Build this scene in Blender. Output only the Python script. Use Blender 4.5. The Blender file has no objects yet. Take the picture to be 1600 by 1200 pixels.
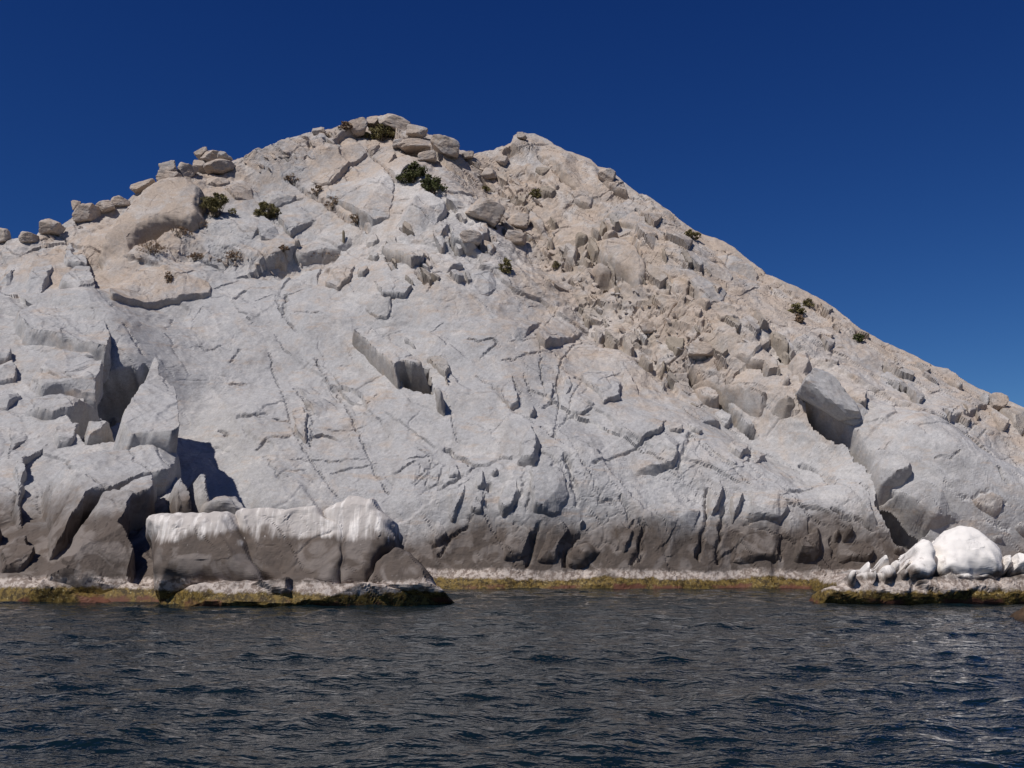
import bpy, math, random
import numpy as np

R = math.radians
scn = bpy.context.scene
# ---------------------------------------------------------------- camera
CAM_H, PITCH, FPX = 2.0, R(9.13), 1555.6
cam_d = bpy.data.cameras.new("camera")
cam = bpy.data.objects.new("camera", cam_d)
scn.collection.objects.link(cam)
cam.location = (0, 0, CAM_H)
cam.rotation_euler = (math.pi / 2 + PITCH, 0, 0)
cam_d.sensor_width = 36.0
cam_d.lens = 35.0
cam_d.clip_start = 0.1
cam_d.clip_end = 20000
scn.camera = cam
# ---------------------------------------------------------------- sky and sun
SUN_EL, SUN_AZ = R(50), R(39)          # azimuth: to the left of straight behind the camera
world = bpy.data.worlds.new("World")
scn.world = world
world.use_nodes = True
wn, wl = world.node_tree.nodes, world.node_tree.links
bg = wn["Background"]
sky = wn.new("ShaderNodeTexSky")
sky.sky_type = 'NISHITA'
sky.sun_disc = False
sky.sun_elevation = SUN_EL
sky.sun_rotation = math.pi + SUN_AZ
sky.altitude = 3000
sky.air_density = 1.0
sky.dust_density = 0.0
sky.ozone_density = 8.0
# the deep, saturated blue this film gives a clear sky: one tone curve per channel for the whole sky
sp_, cm_ = wn.new("ShaderNodeSeparateColor"), wn.new("ShaderNodeCombineColor")
wl.new(sky.outputs[0], sp_.inputs[0])
for ch, (power, gain) in enumerate(((1.82, 0.41), (1.43, 0.56), (1.0, 1.17))):
    pw_, ml_ = wn.new("ShaderNodeMath"), wn.new("ShaderNodeMath")
    pw_.operation, ml_.operation = 'POWER', 'MULTIPLY'
    pw_.inputs[1].default_value = power; ml_.inputs[1].default_value = gain
    wl.new(sp_.outputs[ch], pw_.inputs[0]); wl.new(pw_.outputs[0], ml_.inputs[0]); wl.new(ml_.outputs[0], cm_.inputs[ch])
wl.new(cm_.outputs[0], bg.inputs["Color"])
bg.inputs["Strength"].default_value = 0.05
sun_d = bpy.data.lights.new("sun", 'SUN')
sun_d.energy = 3.9
sun_d.angle = R(0.53)
sun_d.color = (1.0, 0.955, 0.90)
sun = bpy.data.objects.new("sun", sun_d)
scn.collection.objects.link(sun)
sun.location = (-30, -40, 60)
sun.rotation_euler = (R(90) - SUN_EL, 0, -SUN_AZ)
scn.view_settings.view_transform = 'Standard'
scn.view_settings.look = 'None'
scn.view_settings.gamma = 1.0
scn.view_settings.use_curve_mapping = False
scn.view_settings.exposure = 0.0

rng = np.random.default_rng(7)
random.seed(7)
COL = scn.collection
# ---------------------------------------------------------------- numpy noise
def _hash(ix, iy, iz, seed):
    h = (ix.astype(np.int64) * 374761393 + iy.astype(np.int64) * 668265263 + iz.astype(np.int64) * 2147483647 + seed * 974634777) & 0xFFFFFFFF
    h = ((h ^ (h >> 13)) * 1274126177) & 0xFFFFFFFF
    h = ((h ^ (h >> 16)) * 2246822519) & 0xFFFFFFFF
    return (h ^ (h >> 15)) & 0xFFFFFFFF

def hr(ix, iy, seed):
    return _hash(np.asarray(ix), np.asarray(iy), np.zeros_like(np.asarray(ix)), seed) / 4294967295.0

def noise2(x, y, seed=0):
    """2-D gradient noise, about -1..1"""
    x0, y0 = np.floor(x), np.floor(y)
    fx, fy = x - x0, y - y0
    ix, iy = x0.astype(np.int64), y0.astype(np.int64)
    def g(dx, dy):
        a = hr(ix + dx, iy + dy, seed) * (2 * math.pi)
        return np.cos(a) * (fx - dx) + np.sin(a) * (fy - dy)
    sx = fx * fx * fx * (fx * (fx * 6 - 15) + 10)
    sy = fy * fy * fy * (fy * (fy * 6 - 15) + 10)
    a = g(0, 0); b = g(1, 0); c = g(0, 1); d = g(1, 1)
    return 1.5 * ((a + (b - a) * sx) * (1 - sy) + (c + (d - c) * sx) * sy)

def noise3(x, y, z, seed=0):
    k = 0.6
    return (noise2(x + 0.37 * z, y - 0.71 * z, seed) + noise2(y + 0.41 * x, z + 0.23 * x, seed + 11) + noise2(z - 0.31 * y, x + 0.53 * y, seed + 23)) * k

def fbm(x, y, octs, seed=0, gain=0.5):
    s = 0; a = 1.0; f = 1.0
    for o in range(octs):
        s = s + a * noise2(x * f + 13.7 * o, y * f - 7.3 * o, seed + o)
        a *= gain; f *= 2.03
    return s

def voronoi(x, y, seed):
    """F1, F2-F1 border measure, cell randoms (3), vector to cell centre"""
    ix, iy = np.floor(x).astype(np.int64), np.floor(y).astype(np.int64)
    f1 = np.full(x.shape, 9.0); f2 = np.full(x.shape, 9.0)
    bx = np.zeros_like(ix); by = np.zeros_like(iy); vx = np.zeros_like(x); vy = np.zeros_like(x)
    for dx in (-1, 0, 1):
        for dy in (-1, 0, 1):
            cx, cy = ix + dx, iy + dy
            px = cx + 0.1 + 0.8 * hr(cx, cy, seed) - x
            py = cy + 0.1 + 0.8 * hr(cx, cy, seed + 1) - y
            d = np.sqrt(px * px + py * py)
            near = d < f1
            f2 = np.where(near, f1, np.minimum(f2, d))
            f1 = np.where(near, d, f1)
            bx = np.where(near, cx, bx); by = np.where(near, cy, by)
            vx = np.where(near, px, vx); vy = np.where(near, py, vy)
    return f1, f2 - f1, hr(bx, by, seed + 2) * 2 - 1, hr(bx, by, seed + 3) * 2 - 1, hr(bx, by, seed + 4) * 2 - 1, -vx, -vy

def facets_field(x, y, seed, slope=0.3, k=0.2):
    """continuous field of planar facets meeting in sharp creases (cell units)"""
    ix, iy = np.floor(x).astype(np.int64), np.floor(y).astype(np.int64)
    best = np.full(x.shape, -9.0)
    for dx in (-1, 0, 1):
        for dy in (-1, 0, 1):
            cx, cy = ix + dx, iy + dy
            px = x - (cx + 0.1 + 0.8 * hr(cx, cy, seed)); py = y - (cy + 0.1 + 0.8 * hr(cx, cy, seed + 1))
            val = 0.12 * hr(cx, cy, seed + 2) + slope * (2 * hr(cx, cy, seed + 3) - 1) * px + slope * (2 * hr(cx, cy, seed + 4) - 1) * py - k * (px * px + py * py)
            best = np.maximum(best, val)
    return best - 0.1

def smooth(a, b, x):
    t = np.clip((x - a) / (b - a), 0, 1)
    return t * t * (3 - 2 * t)

# ---------------------------------------------------------------- frames: a rock face leaning back from the waterline
def ray(px, py):
    a = (np.asarray(px, float) - 800) / FPX
    b = (600 - np.asarray(py, float)) / FPX
    return np.stack([a, math.cos(PITCH) - math.sin(PITCH) * b, math.sin(PITCH) + math.cos(PITCH) * b], -1)

class Frame:
    def __init__(s, y0, lean):
        s.O = np.array([0, y0, 0.0])
        s.U = np.array([1.0, 0, 0])
        s.V = np.array([0, math.cos(R(lean)), math.sin(R(lean))])
        s.N = np.array([0, -math.sin(R(lean)), math.cos(R(lean))])
    def world(s, u, v, n):
        return s.O + u[..., None] * s.U + v[..., None] * s.V + n[..., None] * s.N
    def uv(s, px, py, n=0.0):
        d = ray(px, py)
        c = np.array([0, 0, CAM_H])
        t = (n - (c - s.O) @ s.N) / (d @ s.N)
        p = c + t[..., None] * d - s.O
        return p @ s.U, p @ s.V

F_MAIN = Frame(46.4, 50)
F_OUT = Frame(36.0, 36)
F_LEDGE = Frame(33.8, 66)
F_RIGHT = Frame(33.9, 62)

WIN = dict(A=(0, 160), B=(400, 160), C=(800, 160), D=(1200, 380), E=(0, 440), F=(400, 440), G=(800, 440), H=(0, 680), I=(400, 680), J=(800, 680), K=(1200, 680), P=(0, 0))
def pts(win, s):
    x0, y0 = WIN[win]
    k = 1.0 if win == 'P' else 0.25
    return np.array([[x0 + float(a) * k, y0 + float(b) * k] for a, b in (q.split(',') for q in s.split())])

def seg_dist(u, v, pu, pv, closed=False):
    """distance to a polyline"""
    d = np.full(u.shape, 1e9)
    m = len(pu)
    for i in range(m if closed else m - 1):
        ax, ay = pu[i], pv[i]
        bx, by = pu[(i + 1) % m], pv[(i + 1) % m]
        ex, ey = bx - ax, by - ay
        L = ex * ex + ey * ey + 1e-12
        t = np.clip(((u - ax) * ex + (v - ay) * ey) / L, 0, 1)
        d = np.minimum(d, np.hypot(u - ax - t * ex, v - ay - t * ey))
    return d

def inside(u, v, pu, pv):
    c = np.zeros(u.shape, bool)
    m = len(pu)
    for i in range(m):
        j = (i - 1) % m
        if pv[i] == pv[j]:
            continue
        hit = ((pv[i] > v) != (pv[j] > v)) & (u < (pu[j] - pu[i]) * (v - pv[i]) / (pv[j] - pv[i]) + pu[i])
        c ^= hit
    return c

def sdf(u, v, pu, pv):
    d = seg_dist(u, v, pu, pv, True)
    return np.where(inside(u, v, pu, pv), d, -d)

# ---------------------------------------------------------------- materials
def new_mat(name):
    m = bpy.data.materials.new(name)
    m.use_nodes = True
    nt = m.node_tree
    return m, nt, nt.nodes["Principled BSDF"]

class NT:
    """small helper for wiring shader nodes"""
    def __init__(s, nt):
        s.nt = nt
    def put(s, sock, v):
        if hasattr(v, "is_output") or isinstance(v, bpy.types.NodeSocket):
            s.nt.links.new(v, sock)
        elif isinstance(v, (tuple, list)) and len(v) == 3 and sock.type == 'RGBA':
            sock.default_value = (*v, 1)
        else:
            sock.default_value = v
    def math(s, op, a, b=0.0, c=None):
        n = s.nt.nodes.new("ShaderNodeMath"); n.operation = op
        s.put(n.inputs[0], a); s.put(n.inputs[1], b)
        if c is not None: s.put(n.inputs[2], c)
        return n.outputs[0]
    def mix(s, f, a, b, mode='MIX'):
        n = s.nt.nodes.new("ShaderNodeMix"); n.data_type = 'RGBA'; n.blend_type = mode
        s.put(n.inputs[0], f); s.put(n.inputs[6], a); s.put(n.inputs[7], b)
        return n.outputs[2]
    def step(s, x, a, b):
        n = s.nt.nodes.new("ShaderNodeMapRange"); n.interpolation_type = 'SMOOTHSTEP'
        s.put(n.inputs[0], x); n.inputs[1].default_value = a; n.inputs[2].default_value = b
        return n.outputs[0]
    def noise(s, vec, scale, detail=4.0, rough=0.55, dist=0.0):
        n = s.nt.nodes.new("ShaderNodeTexNoise")
        s.put(n.inputs["Vector"], vec)
        n.inputs["Scale"].default_value = scale; n.inputs["Detail"].default_value = detail
        n.inputs["Roughness"].default_value = rough; n.inputs["Distortion"].default_value = dist
        return n.outputs[0]
    def mapping(s, vec, rot=(0, 0, 0), scale=(1, 1, 1), loc=(0, 0, 0)):
        n = s.nt.nodes.new("ShaderNodeMapping")
        s.put(n.inputs[0], vec)
        n.inputs["Location"].default_value = loc; n.inputs["Rotation"].default_value = rot; n.inputs["Scale"].default_value = scale
        return n.outputs[0]
    def attr(s, name):
        n = s.nt.nodes.new("ShaderNodeAttribute"); n.attribute_name = name
        return n.outputs["Fac"]

GREY = (0.380, 0.371, 0.370)
WARM = (0.420, 0.345, 0.285)
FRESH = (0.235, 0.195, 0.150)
def rock_material(name, warm=None, fresh=None, guano=None, varnish=0.0, shear=0.0, wet=True, streaky=False):
    """granite: warm and fresh come from mesh attributes unless given; guano = height (m) above which droppings cover it"""
    m, nt, bs = new_mat(name)
    k = NT(nt)
    geo = nt.nodes.new("ShaderNodeNewGeometry")
    pos = geo.outputs["Position"]
    sep = nt.nodes.new("ShaderNodeSeparateXYZ"); nt.links.new(pos, sep.inputs[0])
    z = sep.outputs[2]
    big = k.noise(pos, 0.16, 5, 0.6)
    mid = k.noise(pos, 0.9, 6, 0.62, 0.4)
    fine = k.noise(pos, 7.0, 5, 0.7)
    speck = k.noise(pos, 32.0, 2, 0.6)
    warmv = k.attr("warm") if warm is None else warm
    freshv = k.attr("fresh") if fresh is None else fresh
    w = k.math('ADD', warmv, k.math('MULTIPLY', k.math('SUBTRACT', mid, 0.5), 2.2))
    w = k.math('ADD', w, k.math('MULTIPLY', k.math('SUBTRACT', big, 0.5), 1.6))
    col = k.mix(k.step(w, 0.0, 1.0), GREY, WARM)
    # pale bleached and darker lichen patches
    col = k.mix(k.math('MULTIPLY', k.attr('pale'), k.step(k.noise(pos, 0.8, 4, 0.6), 0.30, 0.50)), col, (0.53, 0.515, 0.505))
    pale = k.step(k.noise(pos, 0.55, 7, 0.66, 0.8), 0.50, 0.64)
    col = k.mix(k.math('MULTIPLY', pale, 0.55), col, (0.50, 0.475, 0.455))
    lich = k.step(k.noise(k.mapping(pos, loc=(31, 7, 3)), 0.42, 8, 0.68, 0.6), 0.50, 0.66)
    col = k.mix(k.math('MULTIPLY', lich, 0.50), col, (0.285, 0.272, 0.268))
    rust = k.step(k.noise(k.mapping(pos, rot=(0, R(42), 0), scale=(1.0, 1.0, 4.0)), 0.5, 7, 0.7), 0.54, 0.68)
    col = k.mix(k.math('MULTIPLY', rust, 0.40), col, (0.40, 0.29, 0.205))
    wash = k.step(k.noise(k.mapping(pos, scale=(1.6, 0.5, 0.28)), 0.8, 6, 0.65), 0.53, 0.70)
    col = k.mix(k.math('MULTIPLY', wash, 0.30), col, (0.27, 0.245, 0.225))
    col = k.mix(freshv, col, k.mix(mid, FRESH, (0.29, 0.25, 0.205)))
    col = k.mix(0.35, col, k.mix(k.step(fine, 0.25, 0.75), (0.28, 0.28, 0.28), (0.70, 0.70, 0.70)), 'OVERLAY')
    col = k.mix(0.27, col, k.mix(k.step(speck, 0.25, 0.75), (0.25, 0.25, 0.25), (0.75, 0.75, 0.75)), 'OVERLAY')
    rgh = 0.88
    if wet:
        # sea-stained bands by height above the water
        drip = k.noise(k.mapping(pos, scale=(3.0, 3.0, 0.45)), 1.0, 5, 0.65)
        zz = k.math('ADD', z, k.math('MULTIPLY', k.math('SUBTRACT', k.noise(pos, 0.35, 5, 0.6), 0.5), 3.4))
        zz = k.math('ADD', zz, k.math('MULTIPLY', k.math('SUBTRACT', drip, 0.5), 0.8))
        zz = k.math('ADD', zz, k.attr('varn'))
        dark = k.math('SUBTRACT', 1.0, k.step(zz, 2.20 + varnish, 3.95 + varnish))
        brown = k.mix(mid, (0.056, 0.044, 0.037), (0.145, 0.111, 0.090))
        brown = k.mix(k.step(k.noise(pos, 0.75, 4, 0.5, 1.2), 0.48, 0.60), brown, (0.185, 0.156, 0.138))
        brown = k.mix(k.step(fine, 0.62, 0.72), brown, (0.19, 0.165, 0.15))
        col = k.mix(k.math('MULTIPLY', dark, 0.95), col, brown)
        if guano is not None:
            sv = k.mapping(pos, rot=(0, R(shear), 0), scale=(5.0, 1.5, 0.30))
            st = k.noise(sv, 1.0, 4, 0.6)
            gz = k.math('ADD', z, k.math('MULTIPLY', k.math('SUBTRACT', st, 0.5), 0.55 if streaky else 0.5))
            gz = k.math('ADD', gz, k.math('MULTIPLY', k.math('SUBTRACT', k.noise(pos, 0.8, 2), 0.5), 1.3))
            cap = k.step(gz, guano - 0.14, guano + 0.22)
            streak = k.math('MULTIPLY', k.step(st, 0.46, 0.72), k.step(k.noise(pos, 0.7, 3), 0.30, 0.50)) if streaky else k.step(k.noise(pos, 2.2, 7, 0.68), 0.28, 0.44)
            col = k.mix(cap, col, k.mix(streak, (0.48, 0.44, 0.41), (0.82, 0.775, 0.73)))
            spat = k.math('MULTIPLY', k.step(k.noise(k.mapping(pos, rot=(0, R(shear), 0), scale=(6, 4, 1.4)), 1.3, 3, 0.6), 0.68, 0.74), k.step(z, 1.2, 2.4))
            col = k.mix(k.math('MULTIPLY', spat, 0.7), col, (0.66, 0.62, 0.59))
        zl = k.math('ADD', z, k.math('MULTIPLY', k.math('SUBTRACT', k.noise(pos, 2.6, 6, 0.7), 0.5), 0.50))
        zl = k.math('ADD', zl, k.math('MULTIPLY', k.math('SUBTRACT', k.noise(pos, 0.3, 2), 0.5), 0.5))
        salt = k.math('SUBTRACT', 1.0, k.step(zl, 0.74, 0.90))
        saltc = k.mix(k.step(k.noise(pos, 5.0, 5, 0.7), 0.42, 0.56), (0.24, 0.19, 0.16), (0.52, 0.45, 0.40))
        col = k.mix(k.math('MULTIPLY', salt, k.step(k.noise(pos, 0.5, 4, 0.6), 0.25, 0.48)), col, saltc)
        alg = k.math('SUBTRACT', 1.0, k.step(zl, 0.40, 0.52))
        algc = k.mix(k.step(k.noise(pos, 6.0, 5, 0.7), 0.38, 0.62), (0.045, 0.030, 0.012), (0.190, 0.128, 0.036))
        algc = k.mix(k.step(k.noise(pos, 14.0, 3, 0.7), 0.60, 0.68), algc, (0.36, 0.30, 0.15))
        low = k.math('SUBTRACT', 1.0, k.step(zl, 0.10, 0.24))
        algc = k.mix(k.math('MULTIPLY', low, k.step(k.noise(pos, 0.6, 3), 0.48, 0.58)), algc, (0.13, 0.055, 0.035))
        col = k.mix(alg, col, algc)
        rgh = k.math('SUBTRACT', 0.90, k.math('MULTIPLY', alg, 0.25))
    k.put(bs.inputs["Base Color"], col)
    k.put(bs.inputs["Roughness"], rgh)
    bs.inputs["Specular IOR Level"].default_value = 0.2
    # fine relief: grain, hairline fractures
    b1 = nt.nodes.new("ShaderNodeBump"); b1.inputs["Distance"].default_value = 0.08; b1.inputs["Strength"].default_value = 0.34
    grain = k.math('ADD', k.math('MULTIPLY', k.noise(pos, 3.2, 9, 0.72, 0.3), 1.0), k.math('MULTIPLY', k.noise(k.mapping(pos, rot=(0, R(48), 0), scale=(0.6, 1, 3.2)), 1.6, 7, 0.7), 0.9))
    k.put(b1.inputs["Height"], grain)
    k.put(bs.inputs["Normal"], b1.outputs[0])
    return m

M_ROCK = rock_material("weathered_granite")
M_STONE = rock_material("loose_granite", warm=0.8, fresh=0.0, wet=False)
M_LEDGE = rock_material("sea_stained_granite", warm=0.3, fresh=0.0, guano=2.28, varnish=1.6, shear=24, streaky=True)
M_WHITE = rock_material("guano_covered_granite", warm=0.3, fresh=0.0, guano=0.95, varnish=3.0)

def leaf_material(name, c1, c2):
    m, nt, bs = new_mat(name)
    k = NT(nt)
    geo = nt.nodes.new("ShaderNodeNewGeometry")
    f = k.noise(geo.outputs["Position"], 3.0, 3, 0.6)
    k.put(bs.inputs["Base Color"], k.mix(k.step(f, 0.35, 0.65), c1, c2))
    bs.inputs["Roughness"].default_value = 0.7
    bs.inputs["Specular IOR Level"].default_value = 0.2
    return m
M_DARKROCK = leaf_material("weedy_granite", (0.030, 0.020, 0.014), (0.085, 0.052, 0.030))
M_LEAF = leaf_material("shrub_leaf", (0.060, 0.070, 0.022), (0.110, 0.112, 0.045))
M_OLIVE = leaf_material("olive_leaf", (0.120, 0.105, 0.040), (0.200, 0.170, 0.075))
M_DRY = leaf_material("dry_twigs", (0.180, 0.115, 0.078), (0.290, 0.210, 0.135))
M_BARK = leaf_material("bark", (0.10, 0.075, 0.055), (0.16, 0.125, 0.095))
M_STEM = leaf_material("stem_skin", (0.15, 0.125, 0.085), (0.19, 0.160, 0.115))

# ---------------------------------------------------------------- mesh helpers
def link(name, me, mat, parent=None, **props):
    o = bpy.data.objects.new(name, me)
    COL.objects.link(o)
    if mat is not None and not me.materials:
        me.materials.append(mat)
    if parent is not None:
        o.parent = parent
        o.matrix_parent_inverse = parent.matrix_world.inverted() if parent.type != 'EMPTY' else o.matrix_parent_inverse
    for a, b in props.items():
        o[a] = b
    return o

def mesh_np(name, V, Fq, smooth_shade=True, attrs=None):
    me = bpy.data.meshes.new(name)
    V = np.ascontiguousarray(V, np.float32)
    Fq = np.ascontiguousarray(Fq, np.int32)
    nf, kk = Fq.shape
    me.vertices.add(len(V)); me.vertices.foreach_set("co", V.ravel())
    me.loops.add(nf * kk); me.loops.foreach_set("vertex_index", Fq.ravel())
    me.polygons.add(nf)
    me.polygons.foreach_set("loop_start", np.arange(0, nf * kk, kk, dtype=np.int32))
    me.polygons.foreach_set("loop_total", np.full(nf, kk, np.int32))
    if isinstance(smooth_shade, tuple):          # (normal, limit): smooth only where the surface breaks down steeply
        nn = V @ np.asarray(smooth_shade[0], np.float32)
        q = nn[Fq]
        me.polygons.foreach_set("use_smooth", (np.ptp(q, axis=1) > smooth_shade[1]))
    else:
        me.polygons.foreach_set("use_smooth", np.full(nf, smooth_shade, bool))
    for a, val in (attrs or {}).items():
        at = me.attributes.new(a, 'FLOAT', 'POINT')
        at.data.foreach_set("value", np.ascontiguousarray(val, np.float32).ravel())
    me.update(calc_edges=True)
    return me

def grid_faces(nr, nc, keep=None):
    i = np.arange(nr * nc).reshape(nr, nc)
    q = np.stack([i[:-1, :-1], i[:-1, 1:], i[1:, 1:], i[1:, :-1]], -1)
    if keep is not None:
        q = q[keep]
    return q.reshape(-1, 4)

def compact(V, Fq, attrs):
    used = np.unique(Fq)
    m = np.full(len(V), -1); m[used] = np.arange(len(used))
    return V[used], m[Fq], {a: b[used] for a, b in attrs.items()}

# ---------------------------------------------------------------- the sea
def build_sea():
    ys = [5.0]
    while ys[-1] < 50:
        ys.append(ys[-1] + 0.0042 * ys[-1] + 0.012)
    ys = np.array([-4000, -600, -80, -10] + ys + [56, 70, 100, 200, 600, 2500, 9000.0])
    xs = np.concatenate([[-9000, -2500, -600, -150, -60, -40, -33], np.arange(-29, -15, 0.15), np.arange(-15, -7, 0.10), np.arange(-7, 7, 0.055), np.arange(7, 15, 0.10), np.arange(15, 29.01, 0.15), [33, 40, 60, 150, 600, 2500, 9000]])
    X, Y = np.meshgrid(xs, ys)
    res = np.gradient(ys)[:, None] * np.ones_like(X)
    res = np.maximum(res, np.gradient(xs)[None, :])
    g = np.random.default_rng(3)
    Z = np.zeros_like(X); DX = np.zeros_like(X); DY = np.zeros_like(X)
    wind = R(-68)
    for i in range(130):
        lam = 0.22 * (3.4 / 0.22) ** (g.random() ** 1.1)
        th = wind + g.normal(0, 0.62)
        kx, ky = math.cos(th) * 2 * math.pi / lam, math.sin(th) * 2 * math.pi / lam
        slope = 0.037 if lam < 1.2 else 0.027 if lam < 2 else 0.015
        a = slope * lam / (2 * math.pi)
        fade = smooth(2.2, 5.0, lam / res)
        grp = 0.6 + 0.6 * noise2(X / (lam * 5) + i * 3.1, Y / (lam * 5) - i * 1.7, 50 + i % 9)
        ph = kx * X + ky * Y + g.random() * 6.283
        amp = a * fade * np.clip(grp, 0.05, 1.6)
        Z += amp * np.cos(ph)
        DX -= 0.9 * amp * math.cos(th) * np.sin(ph)
        DY -= 0.9 * amp * math.sin(th) * np.sin(ph)
    V = np.stack([X + DX, Y + DY, Z], -1).reshape(-1, 3)
    me = mesh_np("sea", V, grid_faces(*X.shape))
    m, nt, bs = new_mat("sea_water")
    k = NT(nt)
    geo = nt.nodes.new("ShaderNodeNewGeometry")
    bs.inputs["Base Color"].default_value = (0.0035, 0.0105, 0.0150, 1)
    bs.inputs["Roughness"].default_value = 0.05
    bs.inputs["IOR"].default_value = 1.25
    b = nt.nodes.new("ShaderNodeBump"); b.inputs["Distance"].default_value = 0.10; b.inputs["Strength"].default_value = 0.8
    v = k.mapping(geo.outputs["Position"], rot=(0, 0, R(14)), scale=(0.62, 1.0, 1.0))
    k.put(b.inputs["Height"], k.math('ADD', k.noise(v, 4.5, 3, 0.5), k.math('MULTIPLY', k.noise(v, 12.0, 2, 0.5), 0.30)))
    k.put(bs.inputs["Normal"], b.outputs[0])
    link("sea", me, m, kind="structure")
build_sea()

# ---------------------------------------------------------------- relief of the hill
def px_uv(fr, arr, n=0.0):
    arr = np.asarray(arr, float)
    return fr.uv(arr[:, 0], arr[:, 1], n)

RIDGE = pts('P', "-700,560 -300,470 -100,405 0,379 30,377 55,374 62,366 95,351 112,341 150,333 180,322 205,305 240,293 262,284 290,276 330,268 370,253 400,246 432,223 460,216 490,207 520,204 530,198 545,196 590,192 640,200 665,211 690,220 718,239 740,243 770,237 798,228 802,214 812,209 835,210 855,219 870,229 885,237 905,243 925,253 935,263 948,264 965,276 985,291 1005,306 1025,320 1045,333 1060,347 1085,363 1105,372 1130,379 1150,391 1170,406 1200,428 1215,438 1260,458 1292,475 1317,493 1345,516 1375,532 1400,541 1430,553 1462,572 1482,576 1502,591 1532,607 1555,617 1575,625 1600,637 1700,695 1900,800 2300,900")
RU, RV = px_uv(F_MAIN, RIDGE)

def px_surf(P, h=0.0):
    """photo pixels traced onto the large relief of the main face, h metres above it"""
    P = np.asarray(P, float)
    n = np.zeros(len(P))
    for _ in range(7):
        uv_ = [F_MAIN.uv(P[i:i + 1, 0], P[i:i + 1, 1], n[i] + h) for i in range(len(P))]
        u = np.array([q[0][0] for q in uv_]); v = np.array([q[1][0] for q in uv_])
        n = 0.4 * n + 0.6 * relief(u, v)
    return u, v

def line_bump(u, v, P, amp, rad):
    pu, pv = px_uv(F_MAIN, P)
    d = seg_dist(u, v, pu, pv)
    return amp * np.exp(-(d / rad) ** 2)

def relief(u, v):
    """large forms of the main face, metres along the face normal"""
    n = 1.7 * smooth(0, 3.8, v) * (1 - 0.9 * smooth(4.5, 16, v)) + np.where(v < 0, v * 0.35, 0)
    n = n + line_bump(u, v, pts('P', "655,300 700,450 800,600 880,760"), 1.1, 4.5)
    n = n + line_bump(u, v, pts('P', "745,270 830,380 900,440 1000,520 1080,590 1180,690 1270,740"), -1.3, 1.9)
    n = n + line_bump(u, v, pts('P', "985,400 1100,500 1230,610 1330,690 1420,760"), 1.5, 3.6)
    n = n + line_bump(u, v, pts('P', "150,415 220,392 300,402 430,418 560,388"), -0.55, 1.1)
    n = n + line_bump(u, v, pts('P', "190,300 300,290 420,260"), 0.7, 3.0)
    n = n + line_bump(u, v, pts('P', "300,640 320,700 350,760"), -0.5, 1.4)
    n = n + line_bump(u, v, pts('P', "1440,760 1560,830"), 1.2, 3.0)

    n = n + 0.55 * fbm(u / 11.0, v / 11.0, 3, 5)
    rv = np.interp(u, RU, RV)
    d = rv - v
    n = n + line_bump(u, v, pts('P', "-200,520 60,520 140,520 185,560 200,610"), 2.3, 2.4) * smooth(0.5, 9.0, d)
    n = n * smooth(0.0, 3.5, d)
    return n

RUB = [("745,250 830,370 900,440", 4.0, 0.8), ("920,430 1000,500 1080,560", 3.2, 1.0), ("950,330 1050,440 1200,560 1270,640", 4.0, 0.55), ("150,405 300,395 430,412 560,385", 1.3, 0.7),
       ("60,372 200,315 330,275 430,235 530,205", 2.6, 0.8), ("600,210 700,240 800,240", 2.2, 0.9), ("820,215 1000,310 1200,430 1400,550 1600,645", 1.8, 0.40), ("1500,640 1600,720", 3, 0.4), ("690,800 900,800 1300,830", 2.0, 0.35), ("640,400 760,420", 3.0, 0.45)]
def rubble(u, v):
    z = np.zeros_like(u)
    for P, rad, a in RUB:
        z = np.maximum(z, line_bump(u, v, pts('P', P), a, rad))
    return z

def soften(a, times=1):
    for _ in range(times):
        b = a.copy(); b[1:-1] = 0.25 * a[:-2] + 0.5 * a[1:-1] + 0.25 * a[2:]
        a = b.copy(); a[:, 1:-1] = 0.25 * b[:, :-2] + 0.5 * b[:, 1:-1] + 0.25 * b[:, 2:]
    return a

ANG = R(-47)
def detail(u, v, zone, seed=0, steps=1.0):
    a, b = detail2(u, v, zone, seed, steps)
    return (soften(a) if min(u.shape) > 4 else a) + b

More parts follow.
